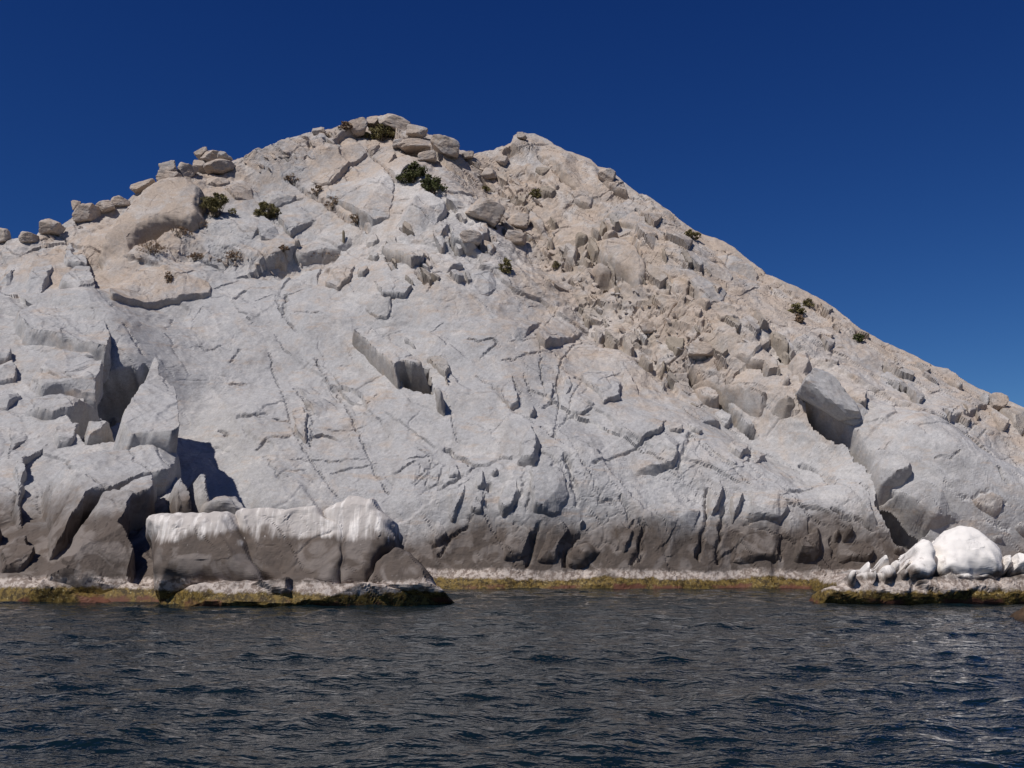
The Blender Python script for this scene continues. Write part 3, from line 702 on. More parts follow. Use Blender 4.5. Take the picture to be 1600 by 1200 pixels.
# window, polygon, proud height, tilt (u,v), options
SLABS = [
 # tan rounded dome on the left shoulder, overhanging the brush bench
 ('A', "580,900 640,800 760,680 850,600 960,530 1050,500 1180,490 1290,560 1260,640 1280,700 1200,755 1060,740 960,760 880,820 830,880 820,960 780,1000 690,1010 620,1060 590,1020", 1.35, (.03, .05), dict(edge=.65, pwr=2.4, sink=.8, rnd=1, facets=1, warm=1.0, warm_only=True, rough=.35, label="smooth tan dome of rock overhanging a dark hollow")),
 ('A', "1200,470 1300,450 1440,470 1450,510 1380,520 1260,505", .5, (0, 0), {}), ('A', "1330,530 1450,500 1590,520 1600,620 1460,610 1400,560", .4, (0, 0), {}),
 ('A', "1220,800 1330,700 1480,640 1640,660 1640,830 1560,900 1430,880 1300,850", .35, (0, .02), {}), ('A', "640,1060 800,1010 960,930 1150,950 1200,1010 1330,1050 1330,1200 1000,1260 700,1250", .25, (0, 0), dict(warm=.1)),
 # upper centre
 ('B', "270,400 390,210 500,200 560,200 680,270 700,310 560,420 480,500 370,510 310,480 260,440", .45, (0, 0), {}), ('B', "700,305 760,372 790,392 880,490 860,640 840,700 720,760 640,700 540,620 420,580 440,520 560,440 640,360", .4, (0, 0), {}),
 ('B', "740,320 790,260 870,270 890,330 870,360 800,390 760,370", .4, (0, 0), {}), ('B', "690,300 720,230 790,240 780,270 735,320", .4, (0, 0), {}), ('B', "900,310 1000,350 1060,400 960,400 900,480 880,480 800,395 870,370", .3, (0, 0), {}),
 ('B', "20,590 60,530 180,470 270,560 230,600 110,640 40,620", .5, (0, -.05), {}), ('B', "120,720 170,650 300,590 400,610 390,690 260,790 210,830 170,790", .45, (0, 0), {}),
 ('B', "210,860 310,780 420,700 520,690 600,760 640,800 560,890 530,920 400,940 250,970 220,920", .5, (0, -.04), dict(edge=.4)), ('B', "0,720 60,710 140,790 210,850 180,890 20,870 0,840", .4, (0, 0), {}),
 ('B', "840,640 880,550 960,510 1060,520 1140,580 1190,610 1200,660 1130,740 1090,790 1000,760 900,750 840,730", .9, (.10, -.05), dict(warm=0.0, facets=4)), ('B', "1090,800 1180,710 1240,740 1200,810 1140,850", .6, (0, 0), {}), ('B', "1200,820 1260,740 1400,820 1380,880 1320,890 1230,850", .8, (.08, -.05), {}),
 ('B', "1080,860 1180,850 1290,990 1180,1060 1120,1070 1080,970", .35, (0, 0), dict(warm=.1)), ('B', "770,905 820,850 900,840 1060,940 1060,970 970,1022", .8, (-.05, -.2), dict(fresh=.15, facets=0, edge=.12)), ('B', "690,960 700,910 780,920 780,960 740,985", .5, (0, -.1), dict(fresh=.2)),
 ('B', "620,1060 690,1000 720,1050 680,1110 630,1090", .5, (0, -.1), {}), ('B', "700,990 800,1060 880,1130 1000,1160 940,1240 780,1240 700,1100", .3, (0, 0), {}), ('B', "900,1110 950,1080 1030,1160 1010,1170 940,1130", .5, (-.2, -.2), dict(fresh=.5)),
 ('B', "1300,690 1380,700 1460,760 1470,830 1400,900 1330,780", .5, (0, 0), {}), ('B', "1330,1000 1450,1010 1530,1060 1530,1150 1400,1200 1310,1140", .4, (0, 0), {}), ('B', "1420,880 1470,860 1500,920 1460,960", .6, (0, 0), {}),
 ('B', "660,830 760,790 780,850 720,890 670,870", .35, (0, 0), {}), ('B', "0,930 100,900 200,940 180,990 60,980", .4, (0, 0), {}), ('B', "430,1050 560,990 640,1000 600,1120 500,1180 420,1130", .3, (0, 0), {}), ('B', "20,1080 150,1040 300,1000 420,1010 400,1130 200,1200 50,1200", .22, (0, 0), dict(warm=.1)),
 # right summit and upper right ridge
 ('C', "0,220 40,190 130,195 200,220 250,270 340,300 420,330 500,380 560,420 550,480 470,540 400,530 310,480 200,370 120,330 30,290", .5, (0, 0), dict(edge=.5, rnd=1)), ('C', "560,490 565,430 590,405 650,450 720,510 740,560 650,540 600,520", .5, (0, 0), {}),
 ('C', "720,590 830,590 920,660 1040,750 1000,790 900,740 800,660", .3, (0, 0), {}), ('C', "610,650 700,640 800,700 870,780 850,830 750,760 650,710", .35, (0, 0), dict(warm=1.0)), ('C', "540,700 580,690 600,750 560,780", .5, (-.2, 0), dict(fresh=.7)), ('C', "400,770 490,800 460,840 390,850", .5, (-.2, -.1), dict(fresh=.7)),
 ('C', "150,520 200,500 300,540 250,570 190,560", .5, (-.1, -.2), dict(fresh=.7)), ('C', "0,690 100,690 110,740 50,800 0,780", .6, (0, 0), {}), ('C', "100,640 160,670 250,790 230,850 140,790 90,730", .4, (0, 0), {}),
 ('C', "540,880 560,820 650,760 740,800 800,880 850,940 860,1000 820,1150 760,1180 720,1060 620,1000 560,960", 1.0, (.05, -.04), dict(edge=.5, rnd=1)), ('C', "700,720 820,760 930,870 960,960 900,980 800,870", .4, (0, 0), {}), ('C', "880,800 930,860 1000,990 970,1000 930,920", .6, (-.2, -.1), dict(fresh=.7)),
 ('C', "1000,1000 1100,1000 1180,1080 1370,1170 1320,1220 1200,1220 1060,1060", .5, (0, 0), {}), ('C', "1240,880 1350,870 1480,1000 1560,1060 1560,1110 1400,1060 1280,980", .4, (0, 0), {}), ('C', "960,890 1060,900 1240,1000 1400,1100 1380,1140 1200,1050 1000,980", .3, (0, 0), {}), ('C', "980,1090 1080,1060 1130,1110 1100,1170 1020,1160", .6, (0, 0), {}),
 ('C', "340,880 420,860 410,930 380,990 330,950", .5, (0, 0), {}), ('C', "420,940 480,850 490,900 450,970", .5, (0, 0), {}), ('C', "480,1020 540,960 640,1010 630,1060 540,1080", .8, (0, -.1), {}), ('C', "560,1000 600,1000 700,1150 760,1260 700,1260 640,1130", .6, (-.2, -.1), dict(fresh=.5)), ('C', "620,860 680,850 650,910 620,920", .5, (0, 0), {}),
 ('C', "0,830 60,840 50,880 0,880", .5, (0, 0), {}), ('C', "130,440 180,370 250,410 230,450 190,470", .4, (-.1, -.1), dict(fresh=.6)), ('C', "200,470 260,440 310,520 270,540", .4, (0, 0), dict(warm=.2)), ('C', "560,800 620,770 680,780 600,820", .4, (0, 0), {}), ('C', "290,520 420,530 520,580 500,640 380,600", .25, (0, 0), {}),
 # right flank
 ('D', "130,690 170,640 230,620 280,640 310,740 250,830 180,830 140,760", 1.0, (0, -.1), dict(warm=1, edge=.5)),
 ('D', "0,960 60,900 150,880 210,900 230,950 170,1010 110,1060 40,1040 0,1050", 1.2, (0, -.12), dict(fresh=.25, edge=.6)), ('D', "10,480 60,490 120,560 155,620 130,650 60,600 15,560", .6, (-.15, -.15), dict(fresh=.7)),
 ('D', "340,780 450,830 630,940 630,1000 570,1010 480,960 400,880", .5, (0, 0), dict(warm=.1)), ('D', "640,780 720,760 880,900 850,910 740,870", .3, (0, 0), dict(warm=0)), ('D', "1100,820 1130,775 1200,840 1240,880 1230,920 1170,900", .5, (0, 0), {}), ('D', "1330,920 1370,900 1410,940 1400,1000 1360,990", .5, (0, 0), {}),
 ('D', "1440,960 1480,950 1560,990 1640,1020 1640,1180 1530,1110 1480,1040", .7, (0, 0), dict(fresh=.35)), ('D', "1340,940 1440,1050 1520,1120 1500,1200 1420,1100 1360,1020", .4, (0, 0), {}), ('D', "920,720 1040,770 1130,870 1130,920 1020,960 900,880 850,800", .2, (0, 0), {}), ('D', "280,780 340,790 330,850 280,870", .7, (-.1, -.1), dict(fresh=.6)),
 ('D', "240,500 330,540 430,600 400,620 300,580", .25, (0, 0), {}), ('D', "0,640 60,680 100,760 40,790 0,760", .5, (0, 0), {}), ('D', "80,870 110,780 160,800 150,870", .6, (0, 0), dict(warm=.2)),
 # the gully and the shattered bay
 ('G', "1100,375 1160,350 1260,405 1250,450 1180,475 1100,460", .9, (0, -.15), dict(warm=.3, edge=.3)), ('G', "1260,420 1400,380 1560,370 1640,400 1640,490 1500,500 1330,480 1240,470", .5, (0, 0), {}), ('G', "1090,530 1200,520 1320,560 1480,600 1640,600 1640,760 1540,830 1460,760 1380,690 1270,640 1160,580", 1.3, (.02, -.12), dict(edge=.5, facets=4)),
 ('G', "1130,610 1190,600 1280,660 1310,710 1300,750 1210,730 1150,680", .9, (0, -.1), {}), ('G', "1230,790 1320,770 1390,840 1370,890 1330,890", .5, (0, 0), {}), ('G', "1420,820 1500,830 1550,890 1540,920 1450,910 1410,860", .6, (0, 0), {}),
 ('G', "140,330 230,210 340,150 440,190 480,240 370,330 260,380 210,430 170,380", .35, (0, 0), dict(warm=.15)), ('G', "0,320 120,180 210,110 250,140 150,290 80,370 0,370", .35, (0, 0), {}), ('G', "410,540 500,500 650,520 700,620 690,730 560,780 520,680 440,620", .4, (0, 0), dict(warm=0)), ('G', "650,500 690,470 760,570 820,680 780,700 710,710 700,620", .3, (.2, -.1), dict(warm=0)),
 ('G', "300,860 400,700 480,620 540,780 450,830 360,830", .25, (0, 0), dict(warm=.1)), ('G', "500,810 680,740 830,730 990,880 950,960 800,1030 640,1070 480,1150 330,1000 400,900", .35, (0, -.02), dict(warm=0)), ('G', "660,1080 800,1045 940,980 1090,990 1100,1030 1040,1180 700,1200 540,1190", .45, (0, 0), dict(warm=0, edge=.4)),
 ('G', "950,930 1010,900 1080,930 1090,980 960,970", .4, (0, 0), dict(warm=0)), ('G', "1010,760 1060,690 1140,720 1310,870 1300,900 1190,880 1100,830", .4, (0, 0), dict(warm=0)), ('G', "1060,890 1150,880 1210,960 1180,990 1100,960", .4, (0, 0), dict(warm=0)), ('G', "1330,1050 1390,960 1500,990 1490,1080 1440,1150", .45, (0, 0), dict(warm=0)), ('G', "1120,980 1220,1000 1440,1170 1400,1200 1250,1110", .2, (0, 0), dict(warm=0)), ('G', "1510,1000 1600,1020 1600,1110 1520,1180 1480,1170", .4, (0, 0), dict(warm=0)),
 ('G', "945,345 1000,315 1085,360 1085,430 1020,465 975,410", .7, (.1, -.3), dict(fresh=.9, facets=0, edge=.1)), ('G', "920,480 970,470 978,550 925,555", .6, (.1, -.2), dict(fresh=.8)), ('G', "600,140 640,130 780,240 760,290 700,260", .5, (-.1, -.1), dict(fresh=.2)), ('G', "790,180 860,165 950,190 920,230 820,230", .6, (0, 0), {}), ('G', "930,290 990,270 1010,310 940,330", .6, (0, -.2), dict(fresh=.7)),
 ('G', "1100,160 1160,130 1210,170 1180,240 1130,230", .6, (0, 0), dict(warm=.2)), ('G', "1250,190 1330,140 1450,220 1380,240 1290,240", .5, (0, 0), dict(warm=.2)), ('G', "1130,70 1240,80 1260,120 1220,170 1150,110", .7, (0, 0), dict(warm=.3)), ('G', "1020,70 1080,50 1110,100 1080,130 1030,120", .6, (0, 0), {}), ('G', "680,20 700,0 770,110 750,130", .6, (-.2, 0), dict(fresh=.4)), ('G', "840,90 890,70 960,150 900,160", .5, (0, 0), dict(fresh=.4)), ('G', "760,130 830,110 900,150 790,160", .5, (0, -.2), dict(fresh=.7)),
 ('G', "930,20 1010,40 990,90 940,70", .6, (0, 0), dict(fresh=.3)), ('G', "1180,260 1250,250 1280,300 1200,310", .5, (0, 0), {}), ('G', "350,60 480,120 600,230 620,290 520,250 400,150", .3, (-.1, 0), dict(fresh=.4, zone=.6)), ('G', "1390,240 1480,200 1560,260 1520,310 1420,290", .4, (0, 0), dict(warm=.3)),
 ('G', "90,840 160,850 180,910 205,960 190,1070 150,1125 75,1120 0,1105 30,980", 1.0, (.05, -.05), dict(warm=.1, edge=.4, label="grey rock nose with a shaded lower right side")), ('G', "100,765 150,740 165,800 130,840 90,830", .6, (0, -.1), dict(warm=.1)), ('G', "-120,560 -40,520 20,560 60,760 -20,800 -100,700", .3, (0, 0), {}), ('G', "200,570 280,560 270,700 220,760 180,690", .3, (0, 0), {}), ('G', "310,560 380,550 400,620 330,780 300,740", .3, (0, 0), {}),
 # notch with the fallen block
 ('F', "568,300 600,215 640,190 740,240 830,330 950,420 1065,510 1200,690 1190,785 1112,735 1078,568 960,572 918,560 902,652 820,570 745,495 660,395", 1.7, (-.10, -.13), dict(facets=0, edge=.36, rnd=.1, wav=.03, side_fresh=.9, label="long straight-edged ledge stepping down to a square-cut dark notch")),
 ('F', "1040,470 1100,440 1220,500 1225,560 1205,680 1120,570", .45, (.12, -.10), dict(fresh=.35, facets=0)), ('F', "660,180 700,120 850,60 870,150 830,240 750,240", .3, (.1, -.05), dict(fresh=.12)), ('F', "800,240 880,260 1000,380 1040,460 940,390 870,330", .4, (0, 0), {}),
 ('F', "120,560 240,440 340,450 430,600 500,690 600,870 560,930 400,900 340,820 260,680", .22, (0, 0), {}), ('F', "450,480 520,420 700,420 780,560 900,660 880,760 700,790 560,740 480,640", .22, (0, 0), {}), ('F', "120,600 230,650 340,830 340,1010 330,1090 240,940 200,800", .2, (0, 0), {}), ('F', "600,880 760,760 960,740 1090,760 1180,900 1190,1050 1020,1120 760,1190 680,1040", .18, (0, 0), {}),
 # lower wall buttresses
 ('I', "1170,360 1200,330 1300,290 1350,270 1340,360 1300,460 1260,570 1210,600 1170,530", .42, (0, 0), dict(edge=.30)), ('I', "1310,440 1350,370 1440,330 1460,390 1440,520 1380,540 1310,520", .42, (0, 0), dict(edge=.30)), ('I', "1360,220 1440,195 1450,300 1420,350 1350,360", .5, (0, 0), {}), ('I', "1450,220 1530,180 1530,240 1470,260", .5, (0, 0), {}), ('I', "1190,130 1280,160 1290,260 1220,290 1180,310", .4, (0, 0), {}), ('I', "1090,560 1130,490 1180,540 1210,610 1230,640 1150,700 1090,720", .5, (0, 0), {}),
 ('J', "-100,330 -80,200 70,170 75,320 20,480 -80,520 -110,430", .54, (0, 0), dict(edge=.30)), ('J', "80,190 330,160 360,230 390,350 330,440 350,470 260,540 100,480", .54, (0, 0), dict(edge=.30)), ('J', "-100,540 20,500 170,560 90,800 -80,820", .36, (0, 0), dict(edge=.30)), ('J', "190,550 330,480 400,600 330,690 300,810 100,810", .42, (0, 0), dict(edge=.30)),
 ('J', "320,790 340,690 440,610 560,630 620,700 540,740 430,790 300,830", .6, (0, 0), dict(edge=.5, rnd=1)), ('J', "400,540 430,470 480,480 460,540 420,600", .6, (0, 0), {}), ('J', "610,560 680,450 740,540 800,560 800,620 700,810 660,790 650,650", .30, (0, 0), dict(edge=.30)), ('J', "740,480 800,400 960,360 1090,320 1210,350 1215,480 1190,620 1150,790 990,790 800,790 830,600", .48, (0, 0), dict(edge=.30)),
 ('J', "1230,320 1310,230 1340,330 1300,440 1260,520 1230,480", .6, (0, 0), {}), ('J', "1350,330 1480,350 1450,420 1400,560 1360,560", .5, (0, 0), {}), ('J', "1310,640 1390,570 1600,580 1720,560 1700,810 1290,810", .36, (0, 0), dict(edge=.30)), ('J', "1430,500 1500,320 1600,300 1740,380 1790,450 1700,560 1500,560", .48, (0, 0), dict(edge=.30)),
 ('K', "130,800 150,600 250,540 280,480 320,460 370,540 390,640 380,800", .8, (0, 0), dict(edge=.5)), ('K', "460,600 470,550 510,530 550,560 555,620 520,660 470,650", .7, (0, 0), {}), ('K', "400,590 430,540 465,560 460,650 420,655", .6, (0, 0), {}), ('K', "650,200 670,110 760,60 900,60 945,150 900,210 760,300 700,320 660,260", 1.1, (0, -.05), dict(edge=.3, warm=0)), ('K', "740,330 840,280 960,240 1080,300 1180,400 1250,430 1300,540 1100,540 1000,550 900,420", .9, (0, 0), dict(warm=0)),
 ('K', "560,440 600,300 640,220 680,320 680,440 740,560 790,680 770,720 600,600", .7, (0, 0), dict(edge=.3, warm=.1)), ('K', "770,660 800,650 900,690 900,740 790,740", .6, (0, 0), {}), ('K', "1250,380 1400,320 1500,380 1480,480 1420,540 1300,460", .45, (0, 0), dict(warm=0)), ('K', "1520,540 1600,500 1680,540 1680,700 1560,620", .5, (0, 0), dict(warm=0)), ('K', "1380,590 1480,600 1500,680 1400,690", .5, (0, 0), dict(warm=0)), ('K', "420,680 600,640 700,720 640,800 420,800", .5, (0, 0), {}), ('K', "730,390 800,360 880,420 900,520 830,560 760,480", -4.0, (0, -.1), dict(fresh=.6, zone=1.0)), ('K', "780,520 850,540 900,560 930,620 880,650 800,600", -3.8, (0, -.1), dict(fresh=.6, zone=1.0)), ('K', "900,450 980,560 1010,610 960,640 920,540", -3.4, (0, -.1), dict(fresh=.5, zone=1.0)),
]
print("building slabs")
for i, (win, s, h, tl, kw) in enumerate(SLABS):
    block("rock_slab" if h < 0.55 else "rock_block", hill, F_MAIN, pts(win, s), h, tl, seed=i, **kw)

for i, (P_, h, tl, fr_) in enumerate(SHARDS):
    block("rock_slab", hill, F_MAIN, P_, h, tl, seed=700 + i, fresh=fr_, facets=2, edge=.10, rnd=.1, wav=.04, sp=.065, zone=0.05, sink=.5, side_fresh=.45, smooth_lim=9)

# ---------------------------------------------------------------- the left outcrop
def thing(name, label, cat, loc, **props):
    o = bpy.data.objects.new(name, None); COL.objects.link(o)
    o.location = loc; o.empty_display_size = 0.5
    o["label"] = label; o["category"] = cat
    for a, b in props.items():
        o[a] = b
    return o

outcrop = thing("rock_outcrop", "grey jointed rock outcrop with a pointed pinnacle at the left shore", "rock outcrop", (-19.0, 38.0, 0.0))
body = pts('P', "-260,470 -120,420 20,400 60,385 110,380 140,420 160,470 178,510 183,540 168,560 165,590 150,605 140,640 128,660 150,700 200,690 262,640 285,690 280,735 300,750 318,790 330,940 -300,940")
block("outcrop_body", outcrop, F_OUT, body, 0.0, edge=.5, sink=0, low=-4.5, skew=0.46, sp=0.075, zone=0.15, warm=.1, seed=3, facets=0, wav=.1)
OUT = [
 ('A', "410,800 455,765 560,960 565,1000 410,1000 395,970", 0.63, (0, 0), {}), ('A', "410,1012 575,1012 600,1070 640,1215 560,1190 350,1110", 0.49, (0, 0), {}), ('A', "230,850 290,780 380,765 390,850 400,960 330,1100 230,1215 90,1215 150,1050", 0.56, (-.03, 0), dict(edge=.5)), ('A', "-20,1090 130,900 190,870 150,1000 60,1215 -20,1215", 0.42, (0, 0), dict(edge=.5)),
 ('E', "50,5 240,0 360,-10 640,110 700,200 740,330 735,400 690,450 520,410 300,365 170,350 80,260 60,160", 0.70, (.02, -.03), dict(edge=.45, facets=4)), ('E', "160,500 240,430 340,372 520,420 680,470 670,540 600,640 420,630 250,660 150,620 160,560", 0.77, (0, -.05), dict(edge=.3)), ('E', "90,820 180,680 340,650 600,655 580,740 510,790 470,830 330,850 240,850", 0.63, (0, 0), dict(edge=.3)),
 ('E', "-60,650 130,630 180,680 60,780 -60,780", 0.56, (0, 0), dict(edge=.3)), ('E', "-60,330 60,340 110,430 60,470 -60,480", 0.56, (0, -.1), dict(edge=.3)), ('E', "-60,480 110,470 150,560 130,620 -60,640", 0.35, (0, 0), dict(edge=.3)), ('E', "20,900 90,830 250,860 290,920 150,1010 50,1140 10,1100", 0.49, (0, 0), dict(edge=.3)), ('E', "60,1140 160,1010 290,930 335,1000 310,1060 200,1110 210,1190 110,1330 50,1330", 0.56, (.05, 0), dict(edge=.3)),
 ('E', "310,960 350,820 440,825 530,855 520,930 490,1010 400,1030 320,1050", 0.63, (0, 0), dict(edge=.3)), ('E', "530,860 620,840 740,790 720,860 690,950 560,1000 490,1012", 0.70, (0, -.05), dict(edge=.3)),
 ('E', "770,830 830,730 870,660 905,590 925,490 955,425 985,425 1010,480 1015,570 1060,585 1100,640 1130,690 1135,760 1160,960 1100,1000 800,1000 740,900", 1.70, (.02, -.02), dict(edge=.16, rnd=.3, facets=0, wav=.05, name="pinnacle", label="pointed pale pinnacle at the top of the outcrop")),
 ('H', "205,180 320,120 540,60 780,10 900,-180 1110,-195 1130,-100 1160,0 1130,130 1100,190 1060,200 900,230 800,270 700,340 600,350 540,420 440,520 340,600 260,660 200,650 210,560 200,400 200,250", 1.71, (.02, -.03), dict(edge=.45, facets=4, label="large smooth blue-grey block below the pinnacle")),
 ('H', "320,690 540,440 600,350 690,350 800,270 1000,205 1060,205 1050,300 1030,400 900,440 860,560 900,640 880,850 930,900 850,900 440,870 230,890 150,830 250,740", 1.53, (.02, 0), dict(edge=.5, facets=2, label="dark stained slab sloping down to the waterline")), ('H', "1075,205 1120,198 1190,250 1210,300 1280,410 1250,450 1040,440", 1.44, (.1, 0), dict(edge=.4)), ('H', "20,590 60,400 100,270 200,200 195,400 205,560 60,585", 0.70, (.05, 0), dict(edge=.4)), ('H', "60,640 200,570 210,655 300,660 250,740 150,830 -40,850 -40,720", 0.63, (0, 0), dict(edge=.3)), ('H', "-60,500 20,520 60,590 40,700 -60,740", 0.42, (0, 0), dict(edge=.3)),
 ('H', "1200,210 1290,165 1330,260 1340,350 1280,400 1220,300", 0.20, (0, 0), dict(edge=.3, zone=.5)), ('H', "1240,400 1330,360 1490,320 1560,400 1560,440 1260,440", 0.20, (0, 0), dict(edge=.4, rnd=1)),
 ('H', "-80,850 150,835 230,890 440,872 850,900 930,905 960,1060 600,1080 300,1040 -80,1030", 0.63, (0, 0), dict(edge=.5, zone=.4, label="weedy lowest shelf of the outcrop at the waterline")),
]
for i, (win, s, h, tl, kw) in enumerate(OUT):
    kw = dict(kw)
    block(kw.pop("name", "rock_block"), outcrop, F_OUT, pts(win, s), h, tl, seed=300 + i, sink=1.2, follow=0, skew=0.4, warm=.08, **kw)

# ---------------------------------------------------------------- shore ledges
ledge = thing("shore_ledge", "dark sea-stained ledge with white streaked bird droppings on its rounded tops", "rock ledge", (-8.5, 35.0, 0.0))
def lblock(par, fr, win, s, h, tl, seed, mat, name="rock_block", **kw):
    return block(name, par, fr, pts(win, s), h, tl, seed=seed, follow=0, mat=mat, sp=0.055, **kw)
L = [
 ('H', "860,880 940,862 1600,855 2050,850 2500,868 2700,880 2780,905 2890,1085 2100,1110 880,1100", 0.85, (0, 0), dict(edge=.35, low=-3.0, name="ledge_foot", rnd=.8, pwr=3, zone=.05, rough=.7)),
 ('H', "830,550 845,480 895,430 1000,405 1100,400 1420,402 1500,440 1560,560 1640,700 1720,960 920,960 880,800 885,640", .75, (0, 0), dict(edge=1.0, pwr=2.5, low=-1.8, rnd=1, facets=0, rough=.6, label="rounded boulder-like end of the ledge with long slanting white streaks")),
 ('I', "-180,430 0,405 380,400 440,450 520,500 560,560 580,770 520,960 340,960 100,960 -60,800 -160,600", .55, (0, 0), dict(edge=.55, pwr=3.2, low=-1.8, rnd=1, facets=0, rough=.6, label="middle block of the ledge with a white streaked rim")),
 ('I', "380,440 470,395 575,338 690,355 750,342 800,430 860,500 870,560 900,650 800,740 680,960 480,960 440,600 400,500", .35, (0, 0), dict(edge=.55, pwr=3.2, low=-1.8, rnd=1, facets=1, rough=.6, label="peaked block of the ledge with one broad white streak")),
 ('I', "540,980 640,880 760,700 870,615 950,660 1030,725 1085,795 1130,860 1210,900 1270,1000 900,1010", .5, (.02, 0), dict(edge=.40, low=-1.8, rnd=.8, facets=2, rough=.8)),
]
F_FLAT = Frame(0.0, 0.0)
block("rock_shelf", ledge, F_FLAT, [(-13.5, 35.2), (-2.9, 34.7), (-3.6, 40), (-3.5, 48.5), (-22, 49), (-22, 36.5)], 0.75, uvpoly=True, seed=490, follow=0, mat=M_LEDGE, edge=.6, low=-1.5, rnd=1, sp=.14, rough=.8, zone=.3, facets=0)
for i, (win, s, h, tl, kw) in enumerate(L):
    lblock(ledge, F_LEDGE, win, s, h, tl, 500 + i, M_LEDGE, **kw)

rledge = thing("shore_ledge", "low sea-stained ledge under the big white boulder at the right shore", "rock ledge", (17.0, 35.0, 0.0))
RL = [
 ('K', "320,870 480,820 600,790 900,810 1100,800 1300,790 1500,800 2300,780 2300,1120 1600,1075 800,1075 330,1040", 0.0, (0, 0), dict(edge=.5, low=-3.0, name="ledge_foot", rnd=.9, zone=.2)),
 ('K', "480,860 500,810 560,800 600,860 580,930 500,930", .25, (0, 0), dict(edge=.3, low=-2, rnd=1)), ('K', "610,780 620,740 650,725 690,740 700,800 660,860 620,840", .3, (0, 0), dict(edge=.35, low=-2, rnd=1)),
 ('K', "880,850 1060,840 1120,800 1100,900 1030,960 900,960 880,900", .2, (0, 0), dict(edge=.35, low=-2, rnd=1)), ('K', "1130,850 1240,790 1300,820 1370,800 1480,830 1500,900 1300,930 1120,920", .25, (0, 0), dict(edge=.35, low=-2, rnd=1)),
]
block("rock_shelf", rledge, F_FLAT, [(11.2, 35.0), (24, 34.8), (40, 36), (42, 48), (22, 49), (13.5, 47.5), (12.2, 40)], 0.8, uvpoly=True, seed=491, follow=0, mat=M_WHITE, edge=.6, low=-1.5, rnd=1, sp=.14, rough=.8, zone=.3, facets=0)
for i, (win, s, h, tl, kw) in enumerate(RL):
    lblock(rledge, F_RIGHT, win, s, h, tl, 540 + i, M_WHITE, **kw)

def wrock(win, s, h, label, edge, seed, low=-1.0, **kw):
    o = block("guano_boulder", None, F_RIGHT, pts(win, s), h, (0, 0), seed=seed, follow=0, mat=M_WHITE, edge=edge, low=low, rnd=1, pwr=3.0, facets=kw.pop("facets", 0), sp=0.045, smooth_lim=9, rough=kw.pop("rough", .5), **kw)
    o["label"] = label; o["category"] = "boulder"; o["group"] = "boulders covered in bird droppings"
wrock('K', "1068,655 1088,585 1130,535 1200,518 1290,525 1380,560 1460,612 1510,670 1530,725 1530,815 1470,860 1380,850 1300,870 1190,870 1110,850 1072,820 1076,720", .5, "largest dome-shaped boulder white with droppings on the right ledge", .9, 600)
wrock('K', "870,830 895,770 925,715 905,680 935,635 985,598 1040,615 1075,660 1092,720 1090,800 1070,860 980,890 900,870", .55, "tall white boulder just left of the large white dome", .55, 601)
wrock('K', "722,775 725,730 742,715 765,735 785,780", .35, "cone-shaped white-topped rock standing on a rounder white-capped one", .2, 602, facets=0)
wrock('K', "715,860 720,800 745,780 790,785 815,820 820,860 800,900 730,900", .4, "rounded white-capped rock beneath the white cone", .3, 603, facets=0)
wrock('K', "800,800 805,755 820,742 835,760 850,805 820,825", .3, "slim white rock between the white cone and the tall white boulder", .2, 604, facets=0)
wrock('K', "664,840 668,805 685,793 702,805 710,845 700,900 670,900", .45, "small rounded white-topped rock at the left end of the right ledge", .22, 605, facets=0)
wrock('K', "865,800 875,750 895,735 905,760 890,805", .3, "small white knob leaning on the tall white boulder", .15, 606, facets=0)
wrock('K', "820,850 850,810 890,815 910,860 890,900 830,900", .35, "low white-crusted rock at the foot of the tall white boulder", .25, 607, facets=0)
wrock('K', "1492,780 1495,715 1510,705 1540,730 1550,800 1520,830", .3, "narrow white rock just right of the large white dome", .2, 608)
wrock('K', "1545,830 1545,712 1640,720 1700,760 1700,850", .3, "white rock cut off by the right edge of the picture", .25, 609)

o = block("weedy_rock", None, Frame(27.2, 50), pts('K', "1525,1140 1535,1070 1565,1020 1650,990 1760,1010 1900,1080 1900,1260 1640,1250 1560,1220"), 0.1, seed=620, follow=0, mat=M_DARKROCK, edge=.4, low=-1.0, rnd=1, sp=.05)
o["label"] = "low dark brown weedy rock awash at the right edge"; o["category"] = "rock"

# ---------------------------------------------------------------- boulders
def ico(sub):
    import bmesh
    bm = bmesh.new(); bmesh.ops.create_icosphere(bm, subdivisions=sub, radius=1.0)
    V = np.array([v.co[:] for v in bm.verts]); Fq = np.array([[v.index for v in f.verts] for f in bm.faces])
    bm.free()
    return V / np.linalg.norm(V, axis=1)[:, None], Fq
ICO = {k: ico(k) for k in (2, 3, 4)}
def rock_shape(seed, sub, planes=13, flat=0.0):
    V, Fq = ICO[sub]
    g = np.random.default_rng(seed)
    ax = np.array([[1, 0, 0], [-1, 0, 0], [0, 1, 0], [0, -1, 0], [0, 0, 1], [0, 0, -1.0]]) + g.normal(0, 0.24, (6, 3))
    N = np.concatenate([ax, g.normal(size=(planes - 6, 3))]); N /= np.linalg.norm(N, axis=1)[:, None]
    D = np.concatenate([0.60 + 0.16 * g.random(6), 0.62 + 0.25 * g.random(planes - 6)])
    c = V @ N.T
    r = np.where(c > 0.05, D / np.maximum(c, 0.05), 9)
    pw = 80.0
    r = (np.sum(r ** -pw, axis=1) + 1.0) ** (-1 / pw)
    P = V * r[:, None]
    P = P / np.abs(P).max(0)
    q = P * 2.2
    P = P * (1 + 0.06 * noise3(q[:, 0], q[:, 1], q[:, 2], seed)[:, None] + 0.035 * noise3(q[:, 0] * 3, q[:, 1] * 3, q[:, 2] * 3, seed + 1)[:, None])
    return P, Fq

